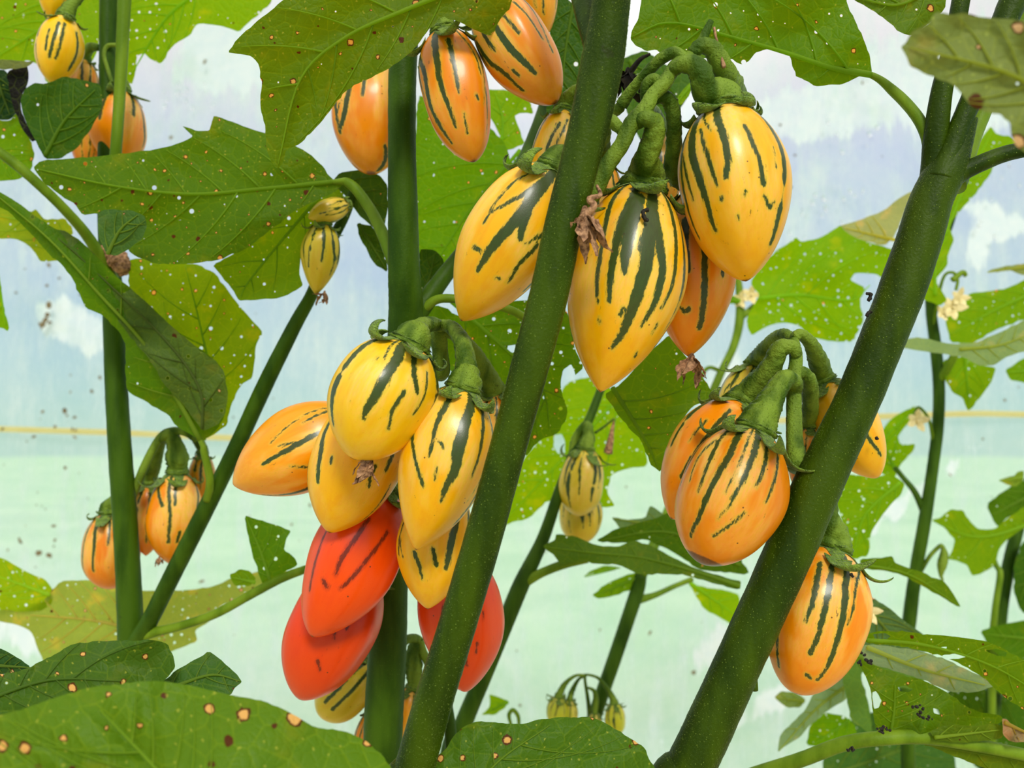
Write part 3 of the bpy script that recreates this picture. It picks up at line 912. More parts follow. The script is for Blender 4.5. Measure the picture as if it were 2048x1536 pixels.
# leaves of plant A
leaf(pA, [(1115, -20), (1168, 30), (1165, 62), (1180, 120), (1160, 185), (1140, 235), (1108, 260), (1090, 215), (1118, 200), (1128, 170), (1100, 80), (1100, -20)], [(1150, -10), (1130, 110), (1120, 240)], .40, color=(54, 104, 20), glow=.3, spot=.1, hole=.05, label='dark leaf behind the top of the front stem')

fruit('big striped yellow eggplant hanging front and centre, right of the diagonal stem', (1287, 372, .302), (1200, 785, .292), 226, 'yellow', vm=.44, b=2.0, blunt=.88, bend=4, seed=11, group='fruits of the top right truss',
  stripes=[S([8, 10, 6], 1228, 389, 1208, 444, 1196, 505, 1190, 560, 1194, 601), S([14, 15, 7], 1266, 392, 1242, 444, 1228, 505, 1220, 556, 1218, 601), S([24, 20, 8], 1276, 396, 1262, 450, 1252, 505, 1249, 546), S([14, 24, 20, 6], 1307, 400, 1300, 464, 1296, 512, 1283, 567, 1266, 618, 1245, 666, 1225, 696), S([16, 15, 6], 1310, 425, 1322, 491, 1327, 539, 1320, 587, 1303, 628, 1286, 652), S([8, 10, 6], 1340, 413, 1352, 464, 1353, 522, 1344, 584, 1327, 618), S([8, 4], 1298, 400, 1290, 450, 1276, 500), S(6, 1248, 615, 1240, 630), S(5, 1198, 636, 1199, 644), S(5, 1275, 706, 1271, 715), S([6, 4], 1319, 650, 1308, 668)],
  stalk=[(1268, 250, .287, 12), (1290, 238, .284, 17), (1309, 250, .285, 20), (1304, 285, .288, 22), (1292, 320, .292, 26)])
fruit('large glossy yellow eggplant with thin dark stripes, highest on the right of the top truss', (1442, 212, .292), (1492, 563, .288), 210, 'yellow', vm=.42, b=2.1, blunt=.72, bend=3, seed=12, group='fruits of the top right truss',
  stripes=[S([5, 6], 1366, 253, 1362, 308, 1366, 349, 1376, 393), S([13, 17, 7], 1386, 246, 1379, 301, 1390, 349, 1407, 400, 1427, 458), S([6, 8, 4], 1398, 253, 1410, 301, 1424, 345, 1434, 369), S([6, 3], 1407, 222, 1420, 256), S([12, 12, 8], 1434, 232, 1448, 273, 1455, 314, 1451, 352), S(6, 1441, 390, 1440, 397), S([8, 9], 1492, 253, 1509, 291, 1523, 328, 1530, 369), S([5, 7, 5], 1533, 393, 1543, 417, 1552, 407), S(4, 1549, 301, 1554, 342), S(4, 1492, 380, 1488, 392), S(3, 1475, 430, 1476, 438)],
  stalk=[(1340, 148, .289, 12), (1360, 132, .286, 15), (1385, 130, .285, 20), (1402, 148, .284, 23), (1410, 180, .286, 26)], clobe=.7)
fruit('yellow eggplant leaning left under the front stem, tip pointing down left', (1112, 338, .298), (922, 642, .300), 196, 'yellow', vm=.42, b=1.9, blunt=.80, bend=-2, seed=13, group='fruits of the top right truss',
  stripes=[S(5, 1078, 338, 1030, 365, 989, 409, 968, 447), S([8, 10, 5], 1104, 344, 1064, 379, 1016, 406, 982, 426), S([14, 20, 16, 6], 1094, 362, 1061, 403, 1026, 447, 992, 485, 968, 519, 955, 543), S([8, 14, 8], 1066, 405, 1047, 447, 1040, 478), S(7, 948, 495, 961, 502), S([7, 4], 1088, 464, 1050, 488), S([8, 6, 5], 1071, 491, 1037, 529, 1016, 563), S(4, 992, 556, 1000, 558)],
  stalk=[(1244, 262, .288, 10), (1222, 243, .288, 14), (1198, 250, .290, 15), (1180, 278, .292, 17), (1140, 320, .297, 22)], clobe=1.3)
fruit('narrow orange yellow eggplant tucked behind the two big ones, withered blossom on its tip', (1398, 380, .325), (1377, 714, .318), 168, 'orange', vm=.46, b=2.2, blunt=.85, seed=14, group='fruits of the top right truss', blossom=(54, 6, 4),
  stripes=[S([14, 12], 1372, 440, 1370, 480, 1375, 539), S([10, 12, 9], 1402, 470, 1409, 505, 1409, 560, 1399, 655), S([5, 8], 1361, 614, 1370, 622, 1378, 618), S(6, 1443, 538, 1441, 555)],
  stalk=[(1300, 205, .290, 11), (1318, 194, .292, 13), (1338, 202, .294, 15), (1348, 240, .297, 15), (1348, 300, .305, 17), (1352, 345, .315, 24)])
fruit('slim striped eggplant half hidden left of the front stem, above the leaning yellow one', (1128, 218, .345), (1098, 440, .345), 106, 'yellow', vm=.45, seed=15, group='fruits of the top right truss',
  stripes=[S([5, 7], 1120, 245, 1096, 290, 1092, 325), S([4, 5], 1135, 240, 1112, 290, 1108, 330)], stalk=[(1205, 190, .335, 10), (1180, 178, .335, 12), (1150, 185, .340, 14)])
fruit('pinkish eggplant glimpsed between the truss stalk and the big central fruit', (1205, 320, .345), (1195, 560, .345), 92, 'amber', seed=16, group='fruits of the top right truss', stalk=[(1240, 215, .306, 11), (1215, 235, .318, 13), (1205, 275, .33, 16)])
fruit('eggplant almost hidden behind the forked pedicels, left of the highest fruit', (1318, 262, .350), (1322, 470, .350), 84, 'gold', seed=17, group='fruits of the top right truss', stalk=[(1296, 212, .296, 9), (1308, 222, .32, 11), (1314, 240, .338, 15)])
fruit('eggplant hiding behind the highest one, its stalk blotched with brown bark', (1478, 215, .345), (1478, 470, .340), 112, 'gold', seed=18, group='fruits of the top right truss', stalk=[(1384, 108, .291, 12), (1402, 92, .291, 15), (1426, 100, .292, 18), (1443, 135, .295, 22), (1458, 170, .31, 27)])

# withered flower clinging beside the front stem
def dead_flower(label, x, y, d, size, seed, stalk, mat=None):
    c = P(x, y, d)
    t = empty('withered_flower', Matrix.Translation(c)); tag(t, label, 'flower')
    v_, f_ = crumple(size * d / FPX, seed, 9, 1.0)
    mesh_obj('petals', v_, f_, mat or M_DEAD, t)
    q = np.array([P(*p) for p in stalk] + [c]) - c
    v_, f_ = tube_data(q, np.linspace(.0006, .0013, len(q)), sides=9, rough=.25, seed=seed)
    mesh_obj('flower_stalk', v_, f_, mat or M_DEAD, t)
dead_flower('shrivelled brown flower caught between the front stem and the big central fruit', 1170, 432, .264, 80, 41, [(1194, 372, .272), (1200, 390, .266), (1178, 398, .264), (1188, 412, .263)])
dead_flower('dark withered flower in the shade behind the knobbly top truss', 1256, 150, .33, 60, 47, [(1300, 108, .33), (1280, 120, .33)], M_DEADLEAF)
# ============================================================ PLANT C: upright stem behind the middle truss
pC = plant('eggplant plant with the thick upright stem behind the middle cluster of fruits', 765, 1536, .39)
stem(pC, [(800, -620, .362, 22), (812, -340, .362, 25), (815, -60, .362, 27), (812, 40, .362, 27), (805, 150, .362, 28), (804, 300, .362, 28), (806, 420, .364, 30), (808, 540, .366, 32), (812, 620, .370, 35), (806, 720, .375, 34), (795, 850, .38, 33), (785, 1000, .385, 34), (780, 1150, .39, 36), (775, 1300, .39, 38), (768, 1420, .39, 39), (764, 1540, .39, 39), (762, 1620, .39, 40)], mat=M_STEMD, ground=True, seed=21)
stem(pC, [(825, 640, .372, 22), (850, 605, .375, 20), (890, 550, .38, 17), (945, 480, .39, 15), (1000, 400, .40, 14), (1042, 330, .41, 13), (1068, 270, .42, 12), (1090, 205, .43, 11), (1110, 120, .44, 10)], 'side_branch', M_STEMD, seed=22)
stem(pC, [(850, 615, .372, 10), (872, 600, .371, 9), (900, 597, .37, 9), (955, 604, .372, 8), (1030, 624, .375, 8), (1090, 668, .38, 8)], 'leaf_stalk', M_STEML, seed=23)
stem(pC, [(820, 700, .36, 20), (858, 728, .345, 17), (882, 745, .335, 17), (880, 700, .332, 16), (878, 668, .328, 16), (880, 652, .325, 13)], 'truss_stalk', M_STALK, rough=.06, seed=24, label='dark stub of stalk that carries the middle cluster')
stem(pC, [(880, 655, .326, 12), (915, 672, .33, 14), (948, 706, .335, 16), (972, 748, .34, 20), (985, 780, .345, 26)], 'pedicel', M_STALK, rough=.08, seed=25)

G2 = 'fruits of the middle truss'
fruit('pale lemon yellow eggplant, highest and nearest of the middle cluster', (822, 684, .292), (705, 918, .286), 206, 'lemon', vm=.44, b=2.1, blunt=.62, bend=-4, seed=31, group=G2, blossom=(58, 30, -12),
  stripes=[S([14, 18, 14, 7], 807, 689, 795, 716, 775, 747, 754, 785, 734, 819, 727, 836), S([6, 4], 787, 687, 768, 720), S([7, 11, 8], 829, 703, 829, 744, 836, 785), S([8, 7, 4], 809, 785, 788, 819, 778, 860), S(5, 855, 744, 851, 791, 831, 829), S(2.5, 758, 713, 752, 720), S(2, 700, 747, 696, 755)],
  stalk=[(882, 652, .325, 12), (862, 648, .315, 15), (840, 654, .305, 18), (828, 668, .298, 24)])
fruit('long yellow eggplant with broad dark green stripes hanging right of the lemon one', (927, 772, .296), (832, 1100, .290), 178, 'yellow', vm=.42, b=1.9, blunt=.82, bend=8, seed=32, group=G2,
  stripes=[S([9, 12, 8, 5], 910, 781, 891, 812, 874, 846, 864, 891, 858, 914), S([10, 14, 20, 12, 5], 939, 781, 932, 839, 918, 891, 908, 942, 891, 976, 882, 1003), S([6, 7, 6], 884, 781, 860, 812, 829, 860, 829, 908, 840, 949, 846, 973), S([8, 9, 5], 961, 812, 964, 860, 957, 908, 942, 955), S(5, 874, 880, 884, 888, 886, 897), S(4, 874, 935, 870, 959)],
  stalk=[(882, 650, .324, 11), (903, 655, .316, 14), (922, 680, .308, 17), (931, 715, .302, 20), (932, 745, .299, 25)], clobe=1.1)
fruit('smooth yellow eggplant partly covered by the lemon one above it', (755, 792, .330), (658, 1066, .315), 180, 'yellow', vm=.46, b=2.1, blunt=.75, bend=4, seed=33, group=G2,
  stripes=[S([7, 12, 8], 662, 836, 641, 873, 636, 908, 635, 962), S(6, 662, 914, 660, 925), S([7, 5], 754, 932, 744, 952, 741, 973), S([8, 6], 788, 908, 775, 942), S([4, 3], 786, 969, 758, 1010, 723, 1041)])
fruit('orange yellow eggplant pointing left, tip out beside the thin stem', (735, 842, .345), (466, 969, .338), 168, 'gold', vm=.5, b=1.8, blunt=.74, bend=-6, seed=34, group=G2,
  stripes=[S([8, 9, 5], 640, 864, 580, 897, 525, 928), S([5, 3], 655, 822, 604, 846), S([5, 3], 594, 884, 556, 891), S([6, 3], 614, 935, 580, 932), S(3, 652, 815, 597, 836, 539, 884)])
fruit('ripe red eggplant with brown streaks below the yellow ones', (768, 972, .345), (624, 1274, .325), 180, 'red', vm=.46, b=1.9, blunt=.70, bend=10, seed=35, group=G2,
  stripes=[S([5, 7, 5], 654, 1063, 640, 1105, 629, 1140, 620, 1181), S([6, 8, 5], 737, 1038, 709, 1080, 685, 1115, 671, 1150), S([5, 7, 5], 776, 1063, 744, 1108, 709, 1150, 681, 1178), S([5, 8], 647, 1160, 654, 1174)])
fruit('ripe red eggplant hanging lowest of the middle cluster', (722, 1120, .362), (600, 1400, .345), 180, 'scarlet', vm=.46, b=2.1, blunt=.66, bend=2, seed=36, group=G2, nstripe=7,
  stripes=[S([6, 4], 699, 1234, 692, 1258), S([4, 3], 671, 1258, 668, 1279), S([5, 3], 634, 1321, 640, 1342)])
fruit('ripe red eggplant seen on both sides of the front stem', (893, 1095, .350), (932, 1384, .345), 168, 'scarlet', vm=.44, b=2.0, blunt=.72, bend=14, seed=37, group=G2, nstripe=7,
  stripes=[S([6, 5], 929, 1304, 933, 1331), S([4, 3], 954, 1286, 952, 1307), S(5, 887, 1209, 884, 1237), S([4, 3], 967, 1225, 966, 1240)])
fruit('yellow eggplant between the long one and the red ones, left of the front stem', (888, 960, .325), (855, 1218, .312), 146, 'yellow', vm=.5, b=2.0, blunt=.78, bend=-4, seed=38, group=G2,
  stripes=[S([12, 14, 8], 915, 1035, 905, 1080, 891, 1136), S([4, 4], 800, 1070, 807, 1115), S([8, 6, 4], 831, 1105, 840, 1133, 845, 1157), S([7, 8], 866, 1098, 872, 1129)])
fruit('pale orange eggplant peeping out right of the front stem beside the long one', (990, 778, .345), (1002, 1008, .345), 92, 'amber', seed=39, vm=.5, group=G2)
fruit('green and yellow striped eggplant low behind the upright stem, end showing left of it', (752, 1322, .43), (640, 1432, .425), 100, 'olive', vm=.5, b=2.6, blunt=.55, seed=40, group='fruits low on the upright stem', res=(96, 60),
  stripes=[S(6, 725, 1330, 680, 1375, 650, 1405), S(6, 735, 1345, 700, 1385, 665, 1418), S(4, 705, 1328, 665, 1365)], stalk=[(800, 1275, .44, 9), (785, 1290, .438, 12), (770, 1305, .434, 17)])
fruit('small striped eggplant low between the upright stem and the front stem', (828, 1372, .42), (800, 1530, .42), 78, 'gold', vm=.5, seed=42, group='fruits low on the upright stem', res=(96, 60), stalk=[(840, 1275, .42, 8), (828, 1300, .42, 14), (828, 1340, .42, 17)])
fruit('pale striped eggplant peeping out low on the left of the upright stem', (745, 1420, .425), (722, 1560, .425), 56, 'amber', vm=.5, seed=43, group='fruits low on the upright stem', res=(96, 60))
stem(pC, [(790, 1310, .40, 10), (806, 1285, .41, 9), (822, 1277, .415, 9), (838, 1282, .42, 9), (848, 1310, .42, 9), (880, 1360, .425, 9)], 'truss_stalk', M_STALK, rough=.05, seed=26)
stem(pC, [(905, 1540, .43, 13), (898, 1440, .43, 12), (880, 1350, .43, 11), (868, 1300, .43, 9)], 'side_branch', M_STEMD, seed=27, ground=True)

# top fruits behind the big leaf
G3 = 'fruits under the big top leaf'
fruit('long orange yellow eggplant hanging right of the upright stem below the big top leaf', (888, 62, .345), (948, 324, .338), 138, 'orange', vm=.40, b=2.2, blunt=.66, bend=-6, seed=51, group=G3,
  stripes=[S([9, 13, 8, 5], 870, 68, 873, 113, 880, 164, 897, 212, 911, 253), S([11, 10, 8, 4], 848, 79, 849, 137, 860, 205, 887, 260, 904, 287), S([9, 8, 4], 897, 79, 908, 130, 918, 185), S(4, 914, 62, 942, 103, 958, 150), S(5, 952, 191, 955, 198), S(3, 928, 226, 935, 267)],
  stalk=[(850, 5, .355, 12), (872, 0, .352, 14), (884, 30, .348, 20)], clobe=1.5)
fruit('orange yellow eggplant slanting down right beside the top of the front stem', (968, -10, .345), (1112, 206, .335), 142, 'orange', vm=.45, b=2.1, blunt=.68, bend=-4, seed=52, group=G3,
  stripes=[S([9, 12, 8], 990, 51, 1024, 99, 1068, 144), S([6, 9, 5], 948, 75, 973, 113, 1010, 144, 1044, 178), S(5, 1007, 31, 1038, 68), S(5, 1027, 10, 1055, 34, 1089, 82), S(6, 1024, 137, 1034, 147), S([8, 6], 962, 62, 986, 96)],
  stalk=[(930, -60, .35, 12), (950, -40, .348, 18)])
fruit('orange eggplant on the left of the upright stem, half covered by stem and leaf', (738, 108, .410), (742, 348, .400), 146, 'orange', vm=.5, b=2.2, blunt=.62, seed=53, group=G3, res=(110, 70),
  stripes=[S([8, 10, 6], 703, 165, 692, 222, 685, 260), S([7, 5], 730, 150, 725, 191), S([6, 8], 769, 290, 761, 338), S(4, 684, 205, 677, 246)], stalk=[(780, 80, .39, 10), (760, 70, .395, 12), (744, 90, .402, 18)])
fruit('striped eggplant at the top edge behind the slanting one', (1052, -80, .375), (1088, 80, .375), 96, 'gold', seed=54, group=G3, res=(96, 60))

# leaves of plant C
leaf(pC, [(600, -30), (560, 5), (520, 38), (480, 72), (455, 105), (478, 108), (502, 112), (518, 130), (524, 168), (520, 212), (531, 255), (533, 300), (548, 333), (556, 338), (566, 325), (572, 300), (600, 288), (630, 258), (655, 228), (690, 183), (720, 165), (765, 144), (800, 122), (832, 94), (855, 62), (885, 32), (915, 42), (945, 58), (980, 73), (1000, 52), (1018, 22), (1030, -30)], [(910, -20), (810, 20), (690, 75), (600, 160), (555, 335)], .318, gx=.004, gy=.004, wave=.005, color=(100, 146, 16), glow=.5, spot=.62, hole=.10, ribw=5, nside=5, bulge=.0014, step=8, label='large spotted leaf spread across the top, its point hanging down')
leaf(pC, [(66, 335), (80, 322), (130, 318), (190, 313), (260, 306), (330, 295), (365, 284), (386, 272), (375, 262), (364, 252), (395, 262), (418, 262), (424, 244), (428, 231), (470, 246), (530, 266), (580, 284), (620, 308), (648, 335), (664, 358), (690, 366), (668, 385), (630, 402), (588, 422), (540, 460), (490, 500), (430, 522), (370, 528), (310, 528), (262, 508), (240, 470), (238, 438), (205, 428), (165, 430), (150, 408), (118, 388), (88, 366)], [(664, 364), (520, 378), (380, 388), (230, 372), (75, 338)], .385, gx=-.002, gy=-.004, wave=.006, color=(84, 134, 14), glow=.5, spot=.68, hole=.22, ribw=5, nside=6, bulge=.0016, label='large spotted leaf reaching left across the upper left', petiole=[(700, 368, .385, 10), (735, 410, .383, 11), (762, 460, .378, 12), (790, 530, .37, 14)])
leaf(pC, [(664, 366), (690, 390), (650, 420), (625, 470), (604, 500), (598, 545), (606, 572), (590, 582), (560, 596), (505, 600), (478, 602), (466, 580), (440, 548), (425, 530), (480, 500), (540, 458), (600, 400)], [(664, 366), (590, 450), (500, 560), (480, 598)], .405, color=(104, 158, 24), glow=.6, spot=.15, hole=.5, ribw=4, nside=4, label='bright pale leaf hanging below the large spotted one')
leaf(pC, [(835, 190), (870, 200), (940, 240), (985, 258), (1012, 290), (1022, 330), (1050, 290), (1046, 300), (1030, 370), (990, 440), (940, 520), (890, 575), (850, 570), (832, 500), (828, 350)], [(1040, 300), (940, 420), (850, 560)], .47, color=(92, 158, 14), glow=.6, spot=.25, hole=.3, ribw=4, label='bright green leaf between the upright stem and the leaning yellow fruit')
leaf(pC, [(970, 178), (1010, 180), (1042, 188), (1062, 205), (1067, 228), (1040, 226), (1029, 232), (1040, 260), (1050, 288), (1012, 302), (1004, 280), (990, 250), (975, 230)], [(1000, 300), (1005, 240), (990, 185)], .49, color=(112, 176, 18), glow=.62, spot=.1, hole=.5, nside=3)
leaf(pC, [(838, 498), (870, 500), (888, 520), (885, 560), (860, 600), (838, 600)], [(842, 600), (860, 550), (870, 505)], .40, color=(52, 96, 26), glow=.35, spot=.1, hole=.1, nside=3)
leaf(pC, [(845, 610), (880, 612), (930, 636), (1000, 604), (1060, 600), (1120, 600), (1142, 640), (1150, 700), (1168, 735), (1140, 760), (1128, 790), (1135, 830), (1118, 865), (1080, 880), (1050, 915), (1040, 870), (1000, 870), (960, 800), (900, 740), (862, 700)], [(900, 600), (990, 680), (1080, 770), (1100, 860)], .40, gy=.003, wave=.006, color=(84, 142, 12), glow=.5, spot=.42, hole=.75, ribw=5, bulge=.0015, holes=[[(1016, 690), (1030, 688), (1036, 700), (1026, 706), (1014, 700)], [(1126, 740), (1142, 728), (1150, 745), (1152, 760), (1148, 800), (1138, 812), (1126, 796), (1121, 770)]], label='leaf riddled with holes behind the front stem, right of the middle cluster')
leaf(pC, [(660, 368), (680, 345), (720, 340), (760, 350), (776, 372), (776, 420), (765, 470), (740, 450), (710, 420), (690, 390)], [(690, 360), (740, 400), (765, 450)], .42, color=(62, 104, 34), glow=.3, spot=.1, hole=.05, nside=3)
leaf(pC, [(712, 445), (745, 452), (772, 500), (776, 545), (750, 530), (722, 480)], [(718, 448), (770, 535)], .43, color=(56, 98, 24), glow=.3, spot=.1, hole=.1, nside=3)

# ============================================================ PLANT B: right stem
pB = plant('eggplant plant with the thick downy stem slanting up at the right', 1390, 1536, .30)
_s = stem(pB, [(1938, 235, .299, 17), (1915, 292, .300, 27), (1890, 345, .300, 38), (1862, 400, .300, 40), (1838, 480, .300, 43), (1800, 590, .300, 44), (1760, 690, .300, 43), (1715, 800, .300, 43), (1668, 900, .300, 45), (1622, 1000, .300, 47), (1575, 1110, .300, 47), (1525, 1220, .300, 46), (1470, 1340, .300, 46), (1420, 1450, .300, 47), (1378, 1540, .300, 48), (1335, 1640, .300, 48)], ground=True, seed=61)
hairs(_s, pB, 9000, 2)
stem(pB, [(1868, 380, .302, 30), (1868, 330, .302, 24), (1872, 270, .301, 23), (1884, 180, .300, 20), (1903, 100, .299, 18), (1922, 0, .298, 17), (1935, -80, .298, 17), (1950, -340, .298, 15)], 'side_branch', seed=62)
stem(pB, [(1880, 360, .298, 30), (1898, 310, .298, 22), (1925, 240, .298, 20), (1960, 160, .298, 22), (1998, 70, .298, 24), (2045, -40, .298, 26), (2180, -330, .298, 22)], 'side_branch', seed=63)
stem(pB, [(1905, 370, .305, 26), (1925, 330, .308, 20), (1945, 270, .312, 18), (1975, 200, .315, 17), (2010, 120, .318, 17), (2090, -60, .32, 16), (2160, -260, .325, 14)], 'side_branch', M_STEML, seed=64)
stem(pB, [(1885, 375, .299, 24), (1920, 348, .298, 18), (1965, 325, .297, 17), (2020, 305, .296, 16), (2100, 290, .295, 15)], 'side_branch', seed=65)
stem(pB, [(1600, 935, .305, 24), (1590, 890, .312, 17), (1588, 820, .318, 15), (1588, 760, .320, 14), (1592, 715, .322, 13), (1586, 678, .324, 11)], 'truss_stalk', M_STALK, rough=.05, seed=66, label='upright truss stalk that carries the right fruits')
leaf(pB, [(1285, -30), (1281, 10), (1276, 40), (1263, 62), (1261, 78), (1272, 92), (1292, 102), (1312, 99), (1330, 112), (1352, 118), (1378, 112), (1400, 116), (1428, 118), (1462, 117), (1484, 130), (1498, 122), (1510, 106), (1530, 99), (1552, 101), (1575, 104), (1583, 120), (1584, 132), (1590, 143), (1592, 153), (1606, 158), (1626, 170), (1634, 173), (1660, 169), (1682, 169), (1700, 162), (1716, 154), (1738, 148), (1744, 142), (1740, 112), (1728, 80), (1712, 45), (1694, 8), (1688, -30)], [(1742, 150), (1670, 138), (1580, 108), (1470, 76), (1340, 45), (1262, 75)], .318, gx=.002, gy=.003, wave=.005, color=(92, 148, 14), glow=.5, spot=.22, hole=.34, ribw=6, nside=5, bulge=.0014, step=8, vang=.95, petiole=[(1790, 185, .314, 10), (1828, 225, .308, 11), (1850, 262, .304, 12), (1862, 300, .302, 14)], label='large perforated leaf at the top right, joined to the right stem by a curved stalk')
leaf(pB, [(1680, -30), (1700, -5), (1730, 12), (1762, 32), (1785, 50), (1795, 62), (1822, 72), (1845, 56), (1890, 20), (1900, -30)], [(1860, -20), (1790, 10), (1700, -10)], .29, color=(94, 138, 30), glow=.4, spot=.4, hole=.15, nside=3, label='narrow leaf at the very top right')
leaf(pB, [(1930, 25), (1905, 30), (1872, 24), (1858, 45), (1825, 62), (1812, 85), (1802, 94), (1812, 112), (1820, 132), (1850, 148), (1880, 160), (1905, 168), (1925, 190), (1945, 215), (1975, 225), (2000, 228), (2020, 245), (2022, 270), (2032, 292), (2060, 312), (2110, 330), (2130, 30), (2060, 42), (2020, 38), (1960, 34)], [(2120, 200), (2000, 140), (1820, 95)], .175, gx=-.003, wave=.003, color=(128, 144, 74), glow=.3, ssz=1.6, spot=.5, hole=.15, ribw=6, nside=4, label='blurred dull green leaf very close at the upper right corner', petiole=[(2150, 210, .178, 9), (2230, 320, .20, 10), (2180, 420, .26, 10), (2060, 330, .295, 10)])
G4 = 'fruits of the right truss'
fruit('striped golden eggplant in front on the right truss, brown scar on its blunt tip', (1512, 856, .302), (1402, 1128, .295), 204, 'orange', vm=.48, b=2.1, blunt=.58, bend=4, seed=71, scar=.955, group=G4,
  stripes=[S([10, 12, 9, 6], 1485, 858, 1461, 903, 1433, 948, 1413, 989, 1402, 1020, 1393, 1042, 1381, 1070), S([10, 12, 9, 6], 1517, 862, 1509, 903, 1488, 955, 1464, 999), S([6, 8, 5], 1451, 862, 1423, 900, 1403, 941, 1392, 979), S([6, 7, 5], 1534, 893, 1529, 938, 1512, 975), S([5, 6, 5], 1555, 910, 1551, 955, 1533, 1006), S([6, 5, 5], 1491, 1028, 1463, 1049, 1428, 1072), S([4, 3], 1463, 1007, 1435, 1038), S([5, 5, 3], 1430, 876, 1392, 910, 1372, 955), S([4, 3], 1470, 880, 1440, 930), S([4, 3], 1500, 870, 1478, 930, 1450, 985)],
  stalk=[(1590, 790, .320, 10), (1592, 768, .316, 14), (1572, 758, .312, 19), (1552, 782, .308, 22), (1534, 815, .305, 28)], clobe=1.2)
fruit('golden eggplant just behind the front one on the right truss, leaning left', (1482, 806, .335), (1342, 1038, .325), 172, 'orange', vm=.45, b=2.0, blunt=.8, bend=4, seed=72, group=G4,
  stripes=[S([7, 9, 6], 1461, 818, 1423, 859, 1386, 907, 1362, 951), S([5, 3], 1413, 835, 1375, 876), S([6, 4], 1491, 822, 1471, 842)],
  stalk=[(1596, 712, .320, 10), (1585, 695, .320, 14), (1560, 698, .321, 18), (1545, 728, .324, 20), (1522, 762, .329, 25)], clobe=1.25)
fruit('olive striped eggplant at the back of the right truss, only its shoulder showing', (1508, 728, .375), (1448, 880, .375), 92, 'olive', vm=.5, seed=73, group=G4, res=(96, 60), stalk=[(1588, 684, .326, 10), (1570, 668, .333, 11), (1548, 678, .345, 13), (1526, 705, .36, 17)], clobe=1.5)
fruit('yellow eggplant emerging on the right of the right stem with one dark stripe', (1648, 760, .345), (1755, 956, .340), 120, 'yellow', vm=.45, b=2.0, blunt=.68, bend=-4, seed=74, group=G4,
  stripes=[S([8, 7, 5], 1717, 838, 1741, 879, 1762, 910)], nstripe=7, stalk=[(1588, 675, .324, 10), (1602, 668, .325, 11), (1622, 688, .329, 14), (1636, 720, .337, 19)])
fruit('orange fruit hardly showing between the stalks of the right truss', (1618, 850, .345), (1612, 1000, .35), 80, 'amber', vm=.5, seed=75, group=G4, res=(96, 60), stalk=[(1594, 752, .321, 11), (1606, 745, .322, 12), (1620, 765, .325, 14), (1620, 810, .335, 16)])
fruit('orange eggplant hanging lowest on the right, below the slanting stem', (1662, 1090, .322), (1592, 1388, .312), 192, 'orange', vm=.46, b=1.75, blunt=.52, bend=4, seed=76, group=G4,
  stripes=[S([8, 10, 8, 5], 1606, 1115, 1578, 1171, 1561, 1223, 1554, 1279, 1557, 1335), S([8, 9, 5], 1641, 1126, 1631, 1175, 1624, 1209, 1611, 1244), S([9, 10, 8, 7], 1664, 1133, 1657, 1181, 1645, 1237, 1634, 1279, 1620, 1307), S([9, 12, 9, 5], 1690, 1119, 1691, 1175, 1687, 1237, 1673, 1290, 1655, 1332, 1634, 1359), S([5, 6, 4], 1707, 1119, 1712, 1168, 1706, 1223, 1697, 1251), S(5, 1612, 1349, 1620, 1356)],
  stalk=[(1625, 920, .31, 14), (1648, 950, .318, 17), (1655, 1000, .320, 18), (1656, 1040, .320, 24)], clobe=1.35)
stem(pB, [(1508, 1380, .303, 8), (1508, 1330, .31, 8), (1528, 1300, .33, 9), (1560, 1290, .35, 8)], 'cut_stub', seed=67)

# ============================================================ PLANT D: left stem with fork
pD = plant('eggplant plant with the forked stem at the left', 262, 1290, .46)
stem(pD, [(222, -320, .46, 13), (218, -60, .46, 16), (216, 60, .46, 16), (214, 200, .46, 15), (212, 340, .46, 16), (216, 480, .46, 18), (226, 600, .46, 20), (232, 760, .46, 21), (240, 900, .46, 22), (250, 1040, .46, 23), (258, 1180, .46, 24), (262, 1290, .46, 25), (264, 1400, .46, 26), (264, 1560, .46, 27)], mat=M_STEMD, ground=True, seed=81)
stem(pD, [(268, 1290, .458, 20), (300, 1240, .452, 17), (345, 1150, .446, 17), (408, 1025, .44, 17), (470, 900, .435, 16), (530, 770, .43, 16), (590, 650, .426, 14), (625, 585, .424, 12), (655, 500, .422, 11), (690, 430, .421, 10), (705, 385, .42, 9)], 'side_branch', M_STEMD, seed=82)
stem(pD, [(268, -300, .44, 11), (252, -60, .44, 13), (246, 60, .44, 12), (240, 180, .44, 11), (232, 300, .44, 11), (222, 420, .452, 12), (220, 520, .458, 14)], 'side_branch', M_STEML, seed=83)
stem(pD, [(-30, 285, .41, 9), (20, 320, .415, 10), (70, 362, .42, 10), (130, 420, .43, 10), (180, 480, .445, 11), (225, 560, .455, 13)], 'leaf_stalk', M_STEML, seed=84)
stem(pD, [(235, 90, .455, 4), (215, 92, .455, 4), (208, 110, .455, 4), (216, 140, .455, 4), (224, 165, .455, 4)], 'tendril', M_STALK, seed=85)
stem(pD, [(212, 500, .458, 16), (236, 520, .452, 20), (250, 545, .45, 12)], 'old_scar', M_DEAD, rough=.2, seed=86)
